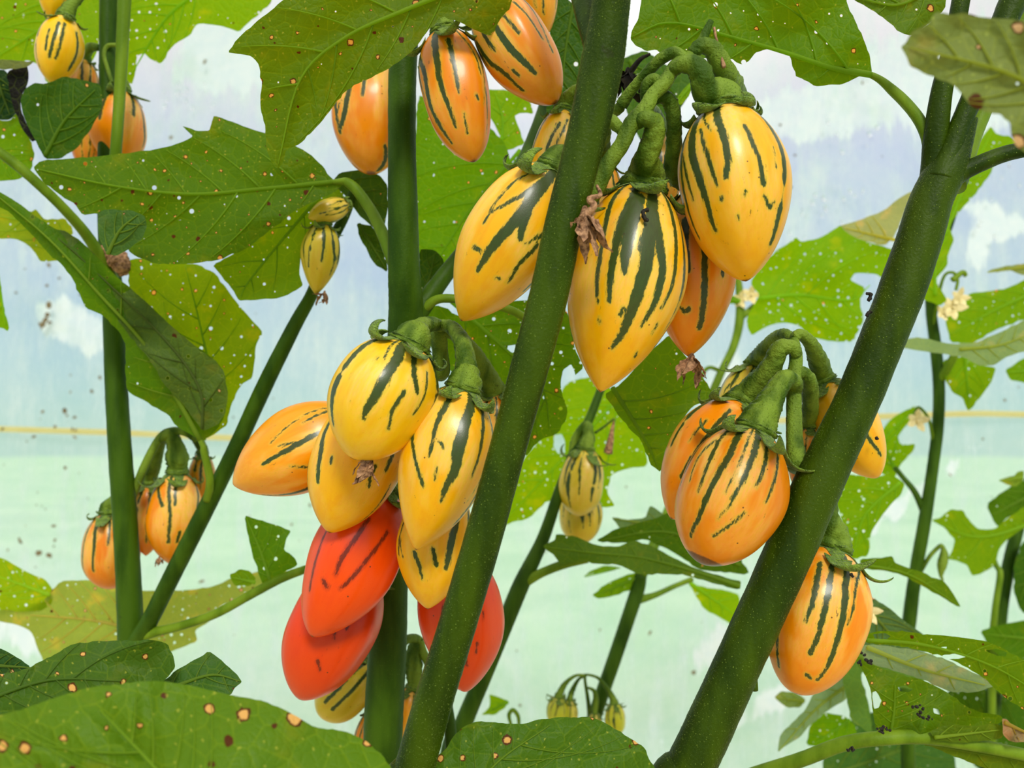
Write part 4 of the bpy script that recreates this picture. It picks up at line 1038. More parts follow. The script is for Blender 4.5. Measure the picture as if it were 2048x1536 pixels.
leaf(pD, [(-20, 372), (30, 402), (70, 432), (110, 458), (132, 462), (170, 490), (205, 525), (240, 560), (290, 602), (340, 650), (390, 692), (430, 720), (448, 742), (456, 790), (450, 828), (440, 850), (420, 872), (402, 882), (350, 850), (338, 830), (290, 802), (254, 782), (250, 740), (252, 690), (240, 665), (205, 630), (172, 616), (160, 590), (150, 565), (125, 530), (95, 505), (60, 465), (20, 425), (-20, 405)], [(400, 880), (350, 790), (290, 690), (200, 590), (100, 480), (-10, 388)], .425, gx=.001, gy=.002, fold=.006, wave=.006, color=(92, 150, 18), glow=.5, spot=.12, hole=.30, ribw=5, nside=6, bulge=.0018, vcol=(140, 172, 60), label='long folded leaf hanging diagonally at the left', petiole=[(408, 905, .426, 7), (420, 960, .43, 8), (415, 1000, .436, 9)])
leaf(pD, [(-20, 372), (30, 402), (70, 432), (110, 458), (132, 462), (170, 490), (205, 525), (240, 560), (290, 602), (340, 650), (390, 692), (430, 720), (448, 742), (456, 790), (450, 828), (436, 850), (405, 862), (372, 815), (325, 765), (300, 720), (250, 660), (215, 610), (160, 545), (110, 495), (60, 450), (20, 420), (-20, 400)], [(404, 858), (400, 780), (340, 690), (230, 580), (120, 480), (-10, 386)], .418, fold=.003, wave=.004, color=(92, 122, 50), glow=.3, spot=.05, hole=.22, ribw=3, nside=6, bulge=.0022, vcol=(104, 126, 66), vang=.6, label='dull underside half of the folded leaf')
leaf(pD, [(255, 520), (300, 516), (350, 524), (400, 530), (432, 548), (470, 600), (500, 636), (526, 666), (512, 690), (508, 730), (504, 756), (484, 768), (462, 810), (455, 850), (430, 868), (406, 880), (350, 840), (300, 760), (260, 640)], [(408, 880), (420, 760), (400, 650), (370, 530)], .45, fold=.003, wave=.006, color=(116, 166, 16), glow=.62, spot=.22, hole=.55, ribw=4, nside=5, label='yellow green leaf behind the folded one')
leaf(pD, [(196, 425), (220, 418), (262, 420), (290, 432), (294, 450), (285, 478), (258, 498), (232, 512), (214, 508), (200, 480), (195, 450)], [(215, 508), (240, 460), (275, 430)], .375, color=(78, 118, 54), glow=.3, spot=.1, hole=.15, nside=3, label='small greyish leaf in front of the left stem')
leaf(pD, [(-20, 400), (30, 410), (62, 424), (72, 418), (90, 440), (130, 436), (145, 455), (150, 520), (92, 524), (80, 522), (62, 495), (35, 478), (0, 478), (-20, 470)], [(150, 500), (70, 450), (-10, 430)], .50, color=(128, 172, 52), glow=.62, spot=.1, hole=.7, nside=4)
leaf(pD, [(-20, -30), (200, -30), (206, 40), (196, 100), (170, 150), (120, 168), (92, 165), (80, 130), (55, 120), (30, 128), (-20, 135)], [(150, -20), (90, 50), (0, 110)], .50, color=(116, 176, 14), glow=.62, spot=.35, hole=.25, label='bright leaf in the upper left corner')
leaf(pD, [(248, -30), (552, -30), (540, 10), (500, 42), (478, 64), (450, 54), (420, 49), (394, 48), (380, 70), (345, 92), (322, 128), (300, 118), (288, 106), (274, 112), (270, 150), (264, 168), (250, 172)], [(400, -20), (330, 40), (262, 150)], .50, color=(122, 186, 12), glow=.64, spot=.12, hole=.75, label='bright yellow green leaf at the top, full of pin holes')
leaf(pD, [(40, 200), (50, 178), (68, 166), (90, 168), (130, 152), (165, 160), (200, 168), (205, 195), (200, 225), (180, 262), (150, 300), (120, 318), (90, 318), (70, 280), (50, 240)], [(90, 310), (130, 240), (190, 180)], .43, color=(58, 108, 26), glow=.35, spot=.2, hole=.02, nside=4, label='dark green leaf below the small upper left fruit')
leaf(pD, [(-20, 238), (20, 242), (36, 222), (44, 250), (62, 282), (70, 310), (60, 345), (35, 360), (-20, 364)], [(-10, 300), (50, 340)], .455, color=(98, 160, 16), glow=.58, spot=.2, hole=.3, nside=3)
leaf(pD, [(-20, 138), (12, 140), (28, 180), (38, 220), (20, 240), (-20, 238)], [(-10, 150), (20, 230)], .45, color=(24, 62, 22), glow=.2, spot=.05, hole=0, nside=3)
leaf(pD, [(14, 142), (54, 130), (58, 160), (44, 190), (42, 222), (58, 256), (72, 280), (64, 284), (44, 258), (28, 220), (18, 180)], [(40, 140), (34, 200), (66, 282)], .44, color=(20, 16, 8), glow=.05, spot=0, hole=0, veins=False, name='dead_leaf', label='blackened dead strip of leaf')
leaf(pD, [(-20, 118), (40, 122), (70, 122), (50, 136), (-20, 140)], [(-10, 128), (60, 126)], .435, color=(120, 130, 70), glow=.3, spot=0, hole=0, veins=False)
leaf(pD, [(-20, 500), (0, 560), (4, 600), (20, 664), (-20, 650)], [(-10, 520), (12, 650)], .48, color=(110, 176, 14), glow=.6, spot=.1, hole=.3, nside=3)
leaf(pD, [(-20, 1110), (10, 1118), (50, 1142), (90, 1158), (106, 1180), (104, 1208), (80, 1222), (30, 1224), (-20, 1216)], [(100, 1190), (-10, 1150)], .56, color=(136, 190, 30), glow=.62, spot=.1, hole=.75, nside=3)
leaf(pD, [(-20, 1218), (40, 1222), (90, 1200), (120, 1162), (180, 1160), (240, 1175), (300, 1182), (380, 1180), (430, 1172), (470, 1152), (520, 1142), (560, 1135), (590, 1150), (520, 1190), (440, 1210), (424, 1240), (390, 1260), (395, 1282), (350, 1300), (330, 1310), (200, 1300), (150, 1300), (88, 1326), (76, 1300), (62, 1262), (30, 1248), (-20, 1240)], [(290, 1262), (180, 1240), (60, 1230)], .56, fold=.002, color=(156, 182, 84), glow=.55, spot=.3, hole=.5, wave=.014, ribw=4, vcol=(196, 196, 120), label='pale backlit leaf behind the foot of the forked stem')
leaf(pD, [(488, 1030), (520, 1040), (560, 1052), (582, 1062), (572, 1078), (568, 1100), (590, 1116), (596, 1130), (560, 1150), (525, 1168), (518, 1150), (500, 1090)], [(540, 1160), (520, 1100), (492, 1035)], .44, color=(78, 136, 22), glow=.5, spot=.05, hole=.4, nside=3, label='small torn leaf standing up left of the red fruits')
leaf(pD, [(458, 1150), (480, 1138), (500, 1142), (512, 1158), (500, 1172), (470, 1172)], [(510, 1165), (465, 1155)], .46, color=(100, 154, 26), glow=.55, spot=.05, hole=.5, nside=2)
stem(pD, [(270, 1275, .456, 14), (310, 1264, .452, 10), (360, 1252, .45, 9), (430, 1228, .446, 9), (500, 1190, .442, 9), (560, 1158, .438, 9), (612, 1138, .436, 8)], 'leaf_stalk', M_STEML, seed=87)
G5 = 'fruits of the upper left truss'
fruit('small yellow eggplant hanging free in the upper left corner', (132, 32, .44), (104, 168, .44), 84, 'lemon', vm=.48, b=2.0, blunt=.72, seed=91, group=G5, res=(96, 60), stripes=[S(5, 118, 45, 104, 90, 98, 115), S(4, 130, 45, 122, 80, 112, 115), S(5, 155, 60, 158, 95, 140, 135), S(4, 96, 60, 90, 100)], stalk=[(170, -20, .445, 6), (160, -5, .443, 8), (145, 8, .441, 11)])
fruit('orange yellow eggplant crossed by the thin pale left stem', (238, 178, .468), (236, 345, .468), 106, 'orange', vm=.5, seed=92, group=G5, res=(96, 60), stripes=[S(6, 215, 190, 200, 240), S(6, 260, 185, 266, 225), S(4, 245, 200, 240, 260)], stalk=[(200, 130, .46, 8), (215, 138, .462, 10), (230, 155, .465, 14)])
fruit('brownish eggplant half hidden left of the orange one in the upper left', (178, 200, .475), (172, 350, .475), 66, 'amber', vm=.5, seed=93, group=G5, res=(96, 60))
fruit('tip of a yellow eggplant at the top edge of the upper left corner', (122, -60, .45), (102, 42, .45), 62, 'lemon', vm=.5, seed=94, group=G5, res=(96, 60), stalk=[(170, -70, .455, 6), (145, -75, .453, 8)])
fruit('striped shoulder of a fruit behind the dark upper left leaf', (168, 118, .47), (158, 240, .47), 62, 'orange', vm=.5, seed=95, group=G5, res=(96, 60), stalk=[(200, 95, .462, 6), (182, 95, .465, 9)])
G6 = 'fruits of the left truss'
fruit('round orange eggplant peeping out on the left of the forked stem', (222, 1022, .485), (222, 1178, .485), 106, 'amber', vm=.52, b=2.4, blunt=.6, seed=96, group=G6, res=(96, 60), stripes=[S([5, 7, 5], 202, 1032, 187, 1080, 186, 1140), S([5, 4], 220, 1040, 216, 1090)], stalk=[(262, 985, .478, 9), (246, 990, .48, 12), (232, 1003, .483, 15)])
fruit('orange yellow eggplant hanging inside the fork of the left stem', (354, 942, .47), (346, 1130, .47), 106, 'orange', vm=.5, b=2.1, blunt=.75, seed=97, group=G6, res=(110, 66), blossom=(20, -26, -14), stripes=[S([5, 6], 318, 975, 325, 1010), S([6, 5], 340, 965, 340, 1030, 337, 1085), S([5, 6], 385, 960, 388, 1040), S(5, 360, 1065, 354, 1085), S(5, 352, 960, 350, 1010)], stalk=[(318, 880, .462, 8), (338, 868, .463, 12), (350, 890, .466, 16), (354, 915, .468, 22)], clobe=1.3)
fruit('second fruit behind the one in the fork of the left stem', (300, 965, .49), (292, 1112, .49), 74, 'amber', vm=.5, seed=98, group=G6, res=(96, 60), stalk=[(335, 870, .465, 8), (320, 885, .472, 11), (305, 930, .484, 16)])
fruit('third fruit behind the fork of the left stem, mostly covered', (405, 905, .49), (400, 1040, .49), 58, 'gold', vm=.5, seed=99, group=G6, res=(96, 60), stalk=[(385, 870, .47, 6), (395, 880, .48, 10)])
stem(pD, [(262, 1000, .465, 8), (290, 930, .462, 8), (320, 876, .462, 8), (345, 862, .463, 8), (372, 866, .465, 7), (392, 880, .47, 6)], 'truss_stalk', M_STALK, rough=.05, seed=88)
G7 = 'fruits beside the upright stem'
fruit('small olive yellow eggplant above the thin slanting stem, dry blossom at its tip', (648, 446, .405), (632, 590, .405), 78, 'olive', vm=.42, b=1.8, blunt=.9, seed=101, group=G7, res=(96, 60), blossom=(26, 16, -4), stalk=[(690, 400, .41, 8), (675, 405, .41, 11), (660, 425, .407, 15)])
fruit('small fruit lying almost end on above the olive yellow one', (698, 408, .41), (616, 436, .40), 50, 'olive', vm=.5, seed=102, group=G7, res=(96, 60))

# ============================================================ PLANT E: thin stem behind, centre
pE = plant('young eggplant plant with a thin slanting stem right of the red fruits', 930, 1480, .52)
stem(pE, [(1205, 770, .56, 8), (1180, 835, .555, 9), (1150, 900, .55, 10), (1118, 985, .545, 11), (1085, 1080, .54, 13), (1042, 1170, .53, 17), (1005, 1260, .525, 17), (968, 1350, .52, 17), (930, 1440, .52, 18), (895, 1540, .52, 19)], mat=M_STEMD, ground=True, seed=111)
stem(pE, [(1048, 1165, .53, 11), (1085, 1145, .528, 9), (1130, 1128, .525, 9), (1175, 1118, .522, 8)], 'leaf_stalk', M_STEML, seed=112)
leaf(pE, [(1085, 1092), (1110, 1080), (1112, 1068), (1150, 1072), (1190, 1090), (1235, 1094), (1270, 1080), (1300, 1090), (1340, 1112), (1400, 1140), (1460, 1158), (1482, 1162), (1480, 1180), (1430, 1168), (1380, 1152), (1330, 1148), (1280, 1150), (1240, 1130), (1200, 1128), (1170, 1122), (1120, 1128), (1108, 1110), (1095, 1102)], [(1480, 1172), (1380, 1140), (1280, 1115), (1180, 1105), (1090, 1094)], .50, gy=-.02, wave=.006, color=(80, 126, 34), glow=.4, spot=.1, hole=.05, ribw=4, nside=6, label='crinkled leaf lying nearly edge on below the front right fruit')
leaf(pE, [(1190, 1082), (1230, 1058), (1290, 1042), (1340, 1024), (1370, 1040), (1390, 1080), (1480, 1110), (1500, 1150), (1400, 1140), (1340, 1100), (1290, 1078), (1240, 1086)], [(1480, 1130), (1340, 1065), (1200, 1080)], .53, color=(70, 118, 24), glow=.42, spot=.15, hole=.1, nside=4)
leaf(pE, [(1222, 1034), (1250, 1040), (1290, 1036), (1300, 1010), (1330, 1030), (1340, 1060), (1280, 1070), (1245, 1064)], [(1340, 1055), (1225, 1036)], .58, color=(112, 138, 84), glow=.4, spot=.05, hole=.05, nside=3)
leaf(pE, [(1132, 765), (1200, 750), (1240, 800), (1290, 880), (1296, 932), (1250, 938), (1222, 950), (1214, 985), (1230, 1012), (1212, 1015), (1160, 1010), (1095, 1000), (1060, 1036), (1010, 1050), (992, 1058), (1010, 960), (1080, 880), (1110, 820)], [(1240, 790), (1160, 880), (1010, 1040)], .60, color=(120, 184, 12), glow=.66, spot=.08, hole=.8, ribw=4, holes=[[(1108, 870), (1122, 866), (1130, 884), (1130, 906), (1116, 908), (1107, 892)]], label='bright lime leaf with round holes behind the thin slanting stem')
leaf(pE, [(1208, 790), (1240, 770), (1290, 712), (1340, 668), (1352, 690), (1400, 745), (1422, 782), (1440, 790), (1422, 802), (1385, 812), (1360, 850), (1330, 900), (1322, 945), (1300, 928), (1282, 880), (1240, 836)], [(1225, 775), (1290, 880), (1318, 940)], .36, gx=.002, color=(92, 146, 22), glow=.5, spot=.42, hole=.12, ribw=5, vang=-1.0, label='leaf with a green midrib and brown specks below the big central fruit')
G8 = 'fruits on the thin slanting stem'
fruit('small green and yellow striped fruit on the thin stem in the middle distance', (1172, 895, .545), (1155, 1032, .545), 88, 'olive', vm=.5, b=2.5, blunt=.6, seed=113, group=G8, res=(96, 60), nstripe=13, stalk=[(1140, 930, .55, 6), (1150, 880, .55, 8), (1172, 850, .548, 9), (1176, 872, .546, 13)], clobe=1.5)
fruit('second small striped fruit hanging just below the first in the middle distance', (1162, 970, .57), (1160, 1088, .57), 84, 'olive', vm=.5, b=2.5, blunt=.6, seed=114, group=G8, res=(96, 60), nstripe=13)
_t = empty('withered_flower', Matrix.Translation(P(1222, 885, .55)))
tag(_t, 'dark dried flower dangling on a thread beside the small striped fruits', 'flower')
v_, f_ = tube_data(np.array((P(1228, 842, .55), P(1224, 862, .55), P(1220, 885, .55), P(1216, 906, .55))) - P(1222, 885, .55), np.array((2, 4, 7, 9)) * .55 / FPX, sides=10, rough=.2, seed=5)
mesh_obj('petals', v_, f_, M_DEAD, _t)
v_, f_ = tube_data(np.array((P(1190, 866, .548), P(1210, 852, .55), P(1228, 838, .55), P(1228, 846, .55))) - P(1222, 885, .55), np.array((3, 2.5, 2.5, 2)) * .55 / FPX, sides=8, seed=5)
mesh_obj('flower_stalk', v_, f_, M_STALK, _t)

# ============================================================ PLANT F: short stem, small young truss
pF = plant('thin stemmed eggplant plant at the bottom centre, a spray of tiny fruits before it', 1190, 1440, .62)
stem(pF, [(1282, 1150, .64, 12), (1275, 1180, .64, 14), (1255, 1240, .635, 14), (1228, 1320, .63, 14), (1200, 1400, .625, 14), (1175, 1480, .62, 15), (1160, 1560, .62, 15)], mat=M_STEMD, ground=True, seed=121)
stem(pF, [(1275, 1200, .64, 9), (1310, 1190, .645, 6), (1350, 1172, .65, 5), (1385, 1158, .65, 5)], 'leaf_stalk', M_STEML, seed=122)
stem(pF, [(1180, 1440, .61, 5), (1176, 1400, .605, 4), (1170, 1360, .60, 3), (1172, 1348, .60, 3)], 'truss_stalk', M_STALK, seed=123)
leaf(pF, [(1184, 1190), (1205, 1172), (1240, 1155), (1280, 1142), (1290, 1160), (1262, 1180), (1235, 1190), (1195, 1198)], [(1275, 1155), (1190, 1192)], .64, color=(98, 160, 24), glow=.6, spot=0, hole=.3, nside=3)
leaf(pF, [(1375, 1165), (1400, 1172), (1450, 1180), (1480, 1190), (1480, 1260), (1440, 1235), (1405, 1215), (1392, 1192)], [(1380, 1165), (1470, 1230)], .66, color=(122, 186, 16), glow=.66, spot=0, hole=.7, nside=3)
leaf(pF, [(1165, 1155), (1180, 1142), (1210, 1130), (1245, 1136), (1215, 1142), (1190, 1146)], [(1230, 1136), (1170, 1154)], .66, color=(100, 160, 40), glow=.6, spot=0, hole=0, nside=2)
leaf(pF, [(978, 1388), (992, 1392), (1018, 1402), (1010, 1415), (990, 1430), (962, 1430), (980, 1412)], [(1016, 1404), (968, 1428)], .66, color=(112, 176, 26), glow=.62, spot=0, hole=.2, nside=2)
G9 = 'tiny fruits of the bottom spray'
for i, (tx, ty, bx, by, w, arc, cl) in enumerate((
    (1118, 1392, 1112, 1450, 44, [(1172, 1350, .60, 2.5), (1150, 1352, .60, 3), (1130, 1368, .60, 5)], 'lemon'),
    (1140, 1398, 1138, 1458, 34, [(1172, 1352, .602, 2.5), (1158, 1358, .602, 3), (1146, 1378, .602, 5)], 'olive'),
    (1228, 1405, 1232, 1470, 42, [(1174, 1349, .60, 2.5), (1196, 1356, .60, 3), (1216, 1380, .60, 5)], 'lemon'),
    (1190, 1425, 1190, 1480, 30, [(1176, 1375, .60, 2.5), (1188, 1382, .60, 4), (1192, 1400, .60, 6)], 'olive'))):
    fruit(('tiny green and yellow fruit at the left end of the bottom spray', 'tiny dark fruit beside the left one in the bottom spray', 'tiny yellow green fruit at the right end of the bottom spray', 'tiny fruit bud in the middle of the bottom spray')[i], (tx, ty, .60), (bx, by, .60), w, cl, vm=.5, b=2.5, blunt=.6, seed=130 + i, group=G9, res=(64, 40), nstripe=9, stalk=arc, clobe=1.4, scol=(186, 190, 40))

# ============================================================ PLANT G: stem in the right background
pG = plant('slender eggplant plant standing behind the right stem, pale flowers on it', 1820, 1230, .66)
stem(pG, [(1920, 380, .68, 8), (1890, 470, .675, 9), (1862, 540, .67, 9), (1862, 620, .67, 10), (1872, 700, .67, 11), (1878, 780, .667, 11), (1875, 860, .665, 11), (1862, 960, .663, 11), (1848, 1050, .66, 12), (1832, 1140, .66, 12), (1820, 1230, .66, 13), (1812, 1330, .66, 13)], mat=M_STEMD, ground=True, seed=141)
stem(pG, [(1850, 1030, .662, 7), (1830, 985, .665, 6), (1806, 955, .67, 5), (1790, 935, .672, 5)], 'side_branch', M_STEMD, seed=142)
stem(pG, [(1880, 760, .667, 9), (1898, 730, .66, 8), (1916, 700, .655, 7), (1930, 690, .65, 6)], 'leaf_stalk', M_STEML, seed=143)
leaf(pG, [(1500, 565), (1530, 520), (1556, 498), (1572, 490), (1592, 474), (1602, 484), (1640, 476), (1672, 456), (1680, 450), (1700, 470), (1740, 486), (1790, 500), (1770, 560), (1752, 548), (1710, 546), (1700, 560), (1730, 575), (1720, 600), (1728, 640), (1706, 684), (1660, 682), (1620, 675), (1600, 652), (1570, 645), (1540, 650), (1502, 672), (1492, 640), (1508, 610), (1520, 590)], [(1520, 596), (1600, 590), (1700, 600), (1740, 570)], .62, color=(118, 186, 10), glow=.66, spot=.05, hole=.8, ribw=4, nside=5, wave=.008, label='broad lime leaf right of the highest fruit, crossed by the right stem')
leaf(pG, [(1678, 452), (1720, 440), (1770, 420), (1800, 395), (1830, 380), (1810, 420), (1790, 470), (1770, 492), (1720, 480), (1690, 468)], [(1790, 480), (1690, 456)], .63, color=(182, 178, 110), glow=.5, spot=0, hole=0, nside=3, label='yellowed underside of a curled leaf')
leaf(pG, [(1895, 400), (1920, 350), (1946, 310), (1964, 275), (1982, 252), (1992, 268), (2020, 272), (2040, 290), (2000, 310), (1980, 350), (1940, 400), (1905, 440), (1880, 480), (1880, 440)], [(1890, 470), (1930, 370), (1985, 260)], .64, color=(116, 182, 12), glow=.64, spot=0, hole=.6, nside=4, label='bright narrow leaf at the upper right behind the stem fork')
leaf(pG, [(1830, 530), (1860, 470), (1900, 455), (1908, 480), (1896, 510), (1895, 530), (1870, 560), (1895, 600), (1880, 612), (1850, 600), (1838, 598), (1818, 600), (1815, 570)], [(1870, 590), (1870, 470)], .645, color=(120, 186, 12), glow=.66, spot=0, hole=.6, nside=4)
leaf(pG, [(1890, 640), (1900, 620), (1925, 600), (1940, 586), (1980, 582), (2010, 578), (2048, 560), (2090, 540), (2090, 640), (2040, 640), (1990, 660), (1940, 690), (1900, 685)], [(2080, 580), (1990, 620), (1900, 670)], .68, color=(110, 172, 12), glow=.62, spot=.05, hole=.4, nside=4, label='green leaf entering from the right edge beside the cream flowers')
leaf(pG, [(1780, 684), (1810, 678), (1850, 676), (1900, 688), (1950, 686), (2000, 665), (2048, 640), (2090, 620), (2090, 700), (2040, 704), (2010, 715), (1990, 730), (1960, 732), (1930, 715), (1890, 708), (1840, 702), (1800, 695)], [(1920, 698), (2000, 690), (2080, 660)], .60, gy=-.02, color=(140, 160, 96), glow=.4, spot=0, hole=0, ribw=4, nside=4, wave=.006, label='greyish leaf lying level across the slender stem')
leaf(pG, [(1885, 720), (1930, 712), (1960, 730), (1992, 735), (1985, 760), (1968, 785), (1945, 815), (1936, 822), (1925, 795), (1905, 785), (1890, 760)], [(1930, 712), (1938, 815)], .66, color=(116, 178, 14), glow=.64, spot=0, hole=.45, nside=3, label='pointed lime leaf hanging below the level one')
leaf(pG, [(2010, 740), (2040, 720), (2090, 700), (2090, 790), (2048, 765), (2020, 760)], [(2080, 740), (2015, 745)], .70, color=(104, 166, 14), glow=.6, spot=0, hole=.2, nside=2)
leaf(pG, [(1775, 845), (1800, 826), (1832, 810), (1842, 840), (1812, 850), (1796, 872), (1800, 888), (1830, 888), (1828, 900), (1800, 930), (1788, 960), (1760, 945), (1740, 900)], [(1790, 940), (1770, 880), (1830, 820)], .70, color=(112, 180, 14), glow=.64, spot=0, hole=.6, nside=3)
leaf(pG, [(1655, 935), (1690, 948), (1740, 952), (1785, 950), (1810, 968), (1802, 990), (1780, 1010), (1758, 1040), (1742, 1065), (1737, 1112), (1700, 1118), (1690, 1060), (1670, 1000)], [(1800, 965), (1730, 1030), (1705, 1110)], .56, color=(112, 176, 14), glow=.62, spot=.05, hole=.85, ribw=4, nside=4, label='lime leaf peppered with small holes beside the lowest right fruit')
leaf(pG, [(1720, 1118), (1760, 1116), (1785, 1112), (1790, 1126), (1812, 1134), (1850, 1146), (1888, 1162), (1905, 1185), (1922, 1214), (1912, 1212), (1880, 1192), (1850, 1175), (1800, 1148), (1760, 1140), (1720, 1136)], [(1722, 1128), (1820, 1150), (1918, 1212)], .50, color=(92, 140, 20), glow=.5, spot=.05, hole=0, ribw=3, nside=4, label='narrow drooping leaf crossing the slender stem')
stem(pG, [(1842, 1142, .658, 4), (1860, 1112, .655, 4), (1880, 1092, .652, 4), (1886, 1095, .652, 4)], 'bud_stalk', M_STALK, seed=144)
stem(pG, [(1886, 1092, .652, 3), (1888, 1110, .652, 8), (1884, 1130, .652, 9), (1882, 1150, .652, 4), (1886, 1162, .652, 2)], 'flower_bud', M_STALK, seed=145, rough=.1)

def blossom(parent, x, y, d, size, seed, mat=None, name='flower'):
    rs = np.random.RandomState(seed); parts = []
    c = P(x, y, d); s = size * d / FPX
    for k in range(5):
        t = 2 * np.pi * k / 5 + rs.uniform(-.3, .3); V, F = [], []
        tilt = rs.uniform(-.5, .5)
        for i in range(6):
            u = i / 5; hw = s * .32 * math.sin(math.pi * (.1 + .85 * u)); rr = s * u
            for m in (-1, 0, 1):
                V.append(c + np.array((rr * math.cos(t) - m * hw * math.sin(t), -.004 * u + s * .35 * u * u * tilt + abs(m) * s * .06, rr * math.sin(t) + m * hw * math.cos(t))))
        for i in range(5):
            for j in range(2):
                p = i * 3 + j; F.append((p, p + 1, p + 4, p + 3))
        parts.append((np.array(V), F))
    parts.append(tube_data(np.array((c + (0, -.001, 0), c + (0, -s * .35, -s * .1))), np.array((s * .14, s * .08)), n=6, sides=7))
    v, f = merge(parts)
    return mesh_obj(name, v, f, mat or M_CREAM, parent)
stem(pG, [(1865, 655, .668, 4), (1885, 560, .66, 3), (1905, 545, .655, 3), (1915, 560, .655, 3), (1912, 580, .655, 3)], 'flower_stalk', M_STEML, seed=146)
for i, (x, y, s_) in enumerate(((1905, 615, 26), (1918, 595, 20), (1885, 625, 18))): blossom(pG, x, y, .655, s_, 300 + i)
stem(pG, [(1905, 560, .655, 6), (1925, 545, .655, 5), (1932, 552, .655, 4)], 'curled_sepal', M_STEML, seed=147)
stem(pG, [(1868, 890, .665, 4), (1858, 840, .66, 3), (1838, 815, .655, 3), (1828, 830, .655, 3)], 'flower_stalk', M_STEML, seed=148)
blossom(pG, 1834, 842, .655, 24, 310)
leaf(pG, [(1720, 1300), (1720, 1200), (1738, 1192), (1770, 1210), (1800, 1235), (1828, 1255), (1846, 1268), (1880, 1300), (1760, 1310)], [(1730, 1210), (1800, 1290)], .47, color=(86, 116, 66), glow=.3, spot=.15, hole=0, nside=4, label='dull leaf under the fallen cream flower')
_t = empty('fallen_flower', Matrix.Translation(P(1736, 1222, .455)))
tag(_t, 'small cream flower dropped on the dull leaf right of the lowest fruit', 'flower')
_b = blossom(_t, 1736, 1222, .455, 24, 320, name='petals')
_b.data.transform(Matrix.Translation(-Vector(P(1736, 1222, .455))))

# ============================================================ PLANT H: far right tangle
pH = plant('leafy eggplant plant far back at the right edge', 2000, 1536, .74)
stem(pH, [(2060, 960, .76, 10), (2040, 1040, .755, 11), (2020, 1120, .75, 12), (2005, 1200, .745, 12), (1996, 1280, .742, 13), (1985, 1420, .74, 14), (1975, 1560, .74, 14)], mat=M_STEMD, ground=True, seed=151)
stem(pH, [(1985, 1560, .72, 7), (1984, 1400, .72, 7), (1985, 1290, .72, 7), (1990, 1220, .722, 6), (2000, 1150, .725, 6), (1992, 1130, .73, 5), (1975, 1090, .735, 5)], 'side_branch', M_STEML, seed=152)
leaf(pH, [(1862, 1040), (1880, 1036), (1902, 1018), (1926, 1020), (1940, 1042), (1956, 1058), (1990, 1058), (2014, 1038), (2048, 1012), (2090, 1000), (2090, 1060), (2048, 1056), (2020, 1075), (2000, 1095), (1990, 1130), (1962, 1148), (1944, 1152), (1934, 1130), (1915, 1122), (1895, 1118), (1905, 1100), (1910, 1080), (1890, 1056)], [(2080, 1040), (1990, 1070), (1930, 1070), (1866, 1040)], .70, color=(110, 168, 18), glow=.58, spot=0, hole=.25, ribw=4, nside=4, label='pointed lime leaf of the far right plant')
leaf(pH, [(2048, 1080), (2030, 1120), (2026, 1180), (2040, 1220), (2090, 1260), (2090, 1060)], [(2080, 1090), (2040, 1200)], .73, color=(60, 112, 26), glow=.4, spot=0, hole=.05, nside=3)
leaf(pH, [(1972, 1010), (2010, 980), (2048, 960), (2090, 950), (2090, 1010), (2048, 1020), (2015, 1035), (1995, 1055)], [(2080, 980), (1985, 1030)], .75, color=(74, 128, 28), glow=.5, spot=0, hole=.05, nside=3)
leaf(pH, [(1960, 1262), (2000, 1250), (2048, 1240), (2090, 1240), (2090, 1330), (2048, 1330), (2005, 1318), (1975, 1290)], [(2080, 1280), (1970, 1268)], .68, color=(78, 134, 20), glow=.45, spot=0, hole=.1, nside=3, label='dark green leaf at the right edge above the chewed leaf')
leaf(pH, [(1930, 1300), (1960, 1280), (2000, 1300), (2048, 1320), (2090, 1350), (2090, 1420), (2030, 1400), (1980, 1380), (1950, 1340)], [(2080, 1370), (1940, 1300)], .72, color=(66, 116, 22), glow=.42, spot=0, hole=.15, nside=4)
leaf(pH, [(2030, 975), (2048, 960), (2048, 940), (2015, 955), (1996, 960), (2010, 968)], [(2045, 955), (2000, 962)], .72, color=(120, 160, 60), glow=.5, spot=0, hole=0, nside=2)
leaf(pH, [(1970, 545), (2010, 532), (2048, 528), (2090, 515), (2090, 545), (2048, 552), (2020, 540)], [(2080, 530), (1975, 545)], .70, color=(150, 160, 90), glow=.45, spot=0, hole=0, nside=2, label='dry grey leaf tip at the right edge')
leaf(pH, [(1870, 1410), (1900, 1380), (1950, 1370), (2000, 1390), (2048, 1400), (2090, 1420), (2090, 1560), (1980, 1560), (1900, 1480)], [(2060, 1480), (1900, 1410)], .76, color=(58, 108, 24), glow=.45, spot=0, hole=.4, nside=4)
leaf(pH, [(1650, 1500), (1700, 1440), (1760, 1420), (1850, 1440), (1900, 1490), (1920, 1560), (1640, 1560)], [(1660, 1550), (1860, 1480)], .70, color=(66, 112, 50), glow=.4, spot=0, hole=.3, nside=4, label='shaded leaf below the thick leaf stalk at the bottom right')
leaf(pH, [(1548, 1395), (1562, 1382), (1590, 1384), (1612, 1400), (1600, 1415), (1575, 1416)], [(1608, 1402), (1552, 1396)], .62, color=(132, 156, 84), glow=.5, spot=0, hole=0, nside=2)
leaf(pH, [(1555, 1505), (1560, 1470), (1580, 1450), (1610, 1420), (1625, 1390), (1650, 1350), (1680, 1340), (1702, 1360), (1706, 1385), (1690, 1400), (1650, 1425), (1620, 1450), (1600, 1475), (1570, 1492)], [(1695, 1370), (1630, 1420), (1558, 1502)], .56, color=(140, 164, 112), glow=.5, spot=0, hole=.05, nside=4, label='pale grey green leaf below the lowest right fruit')
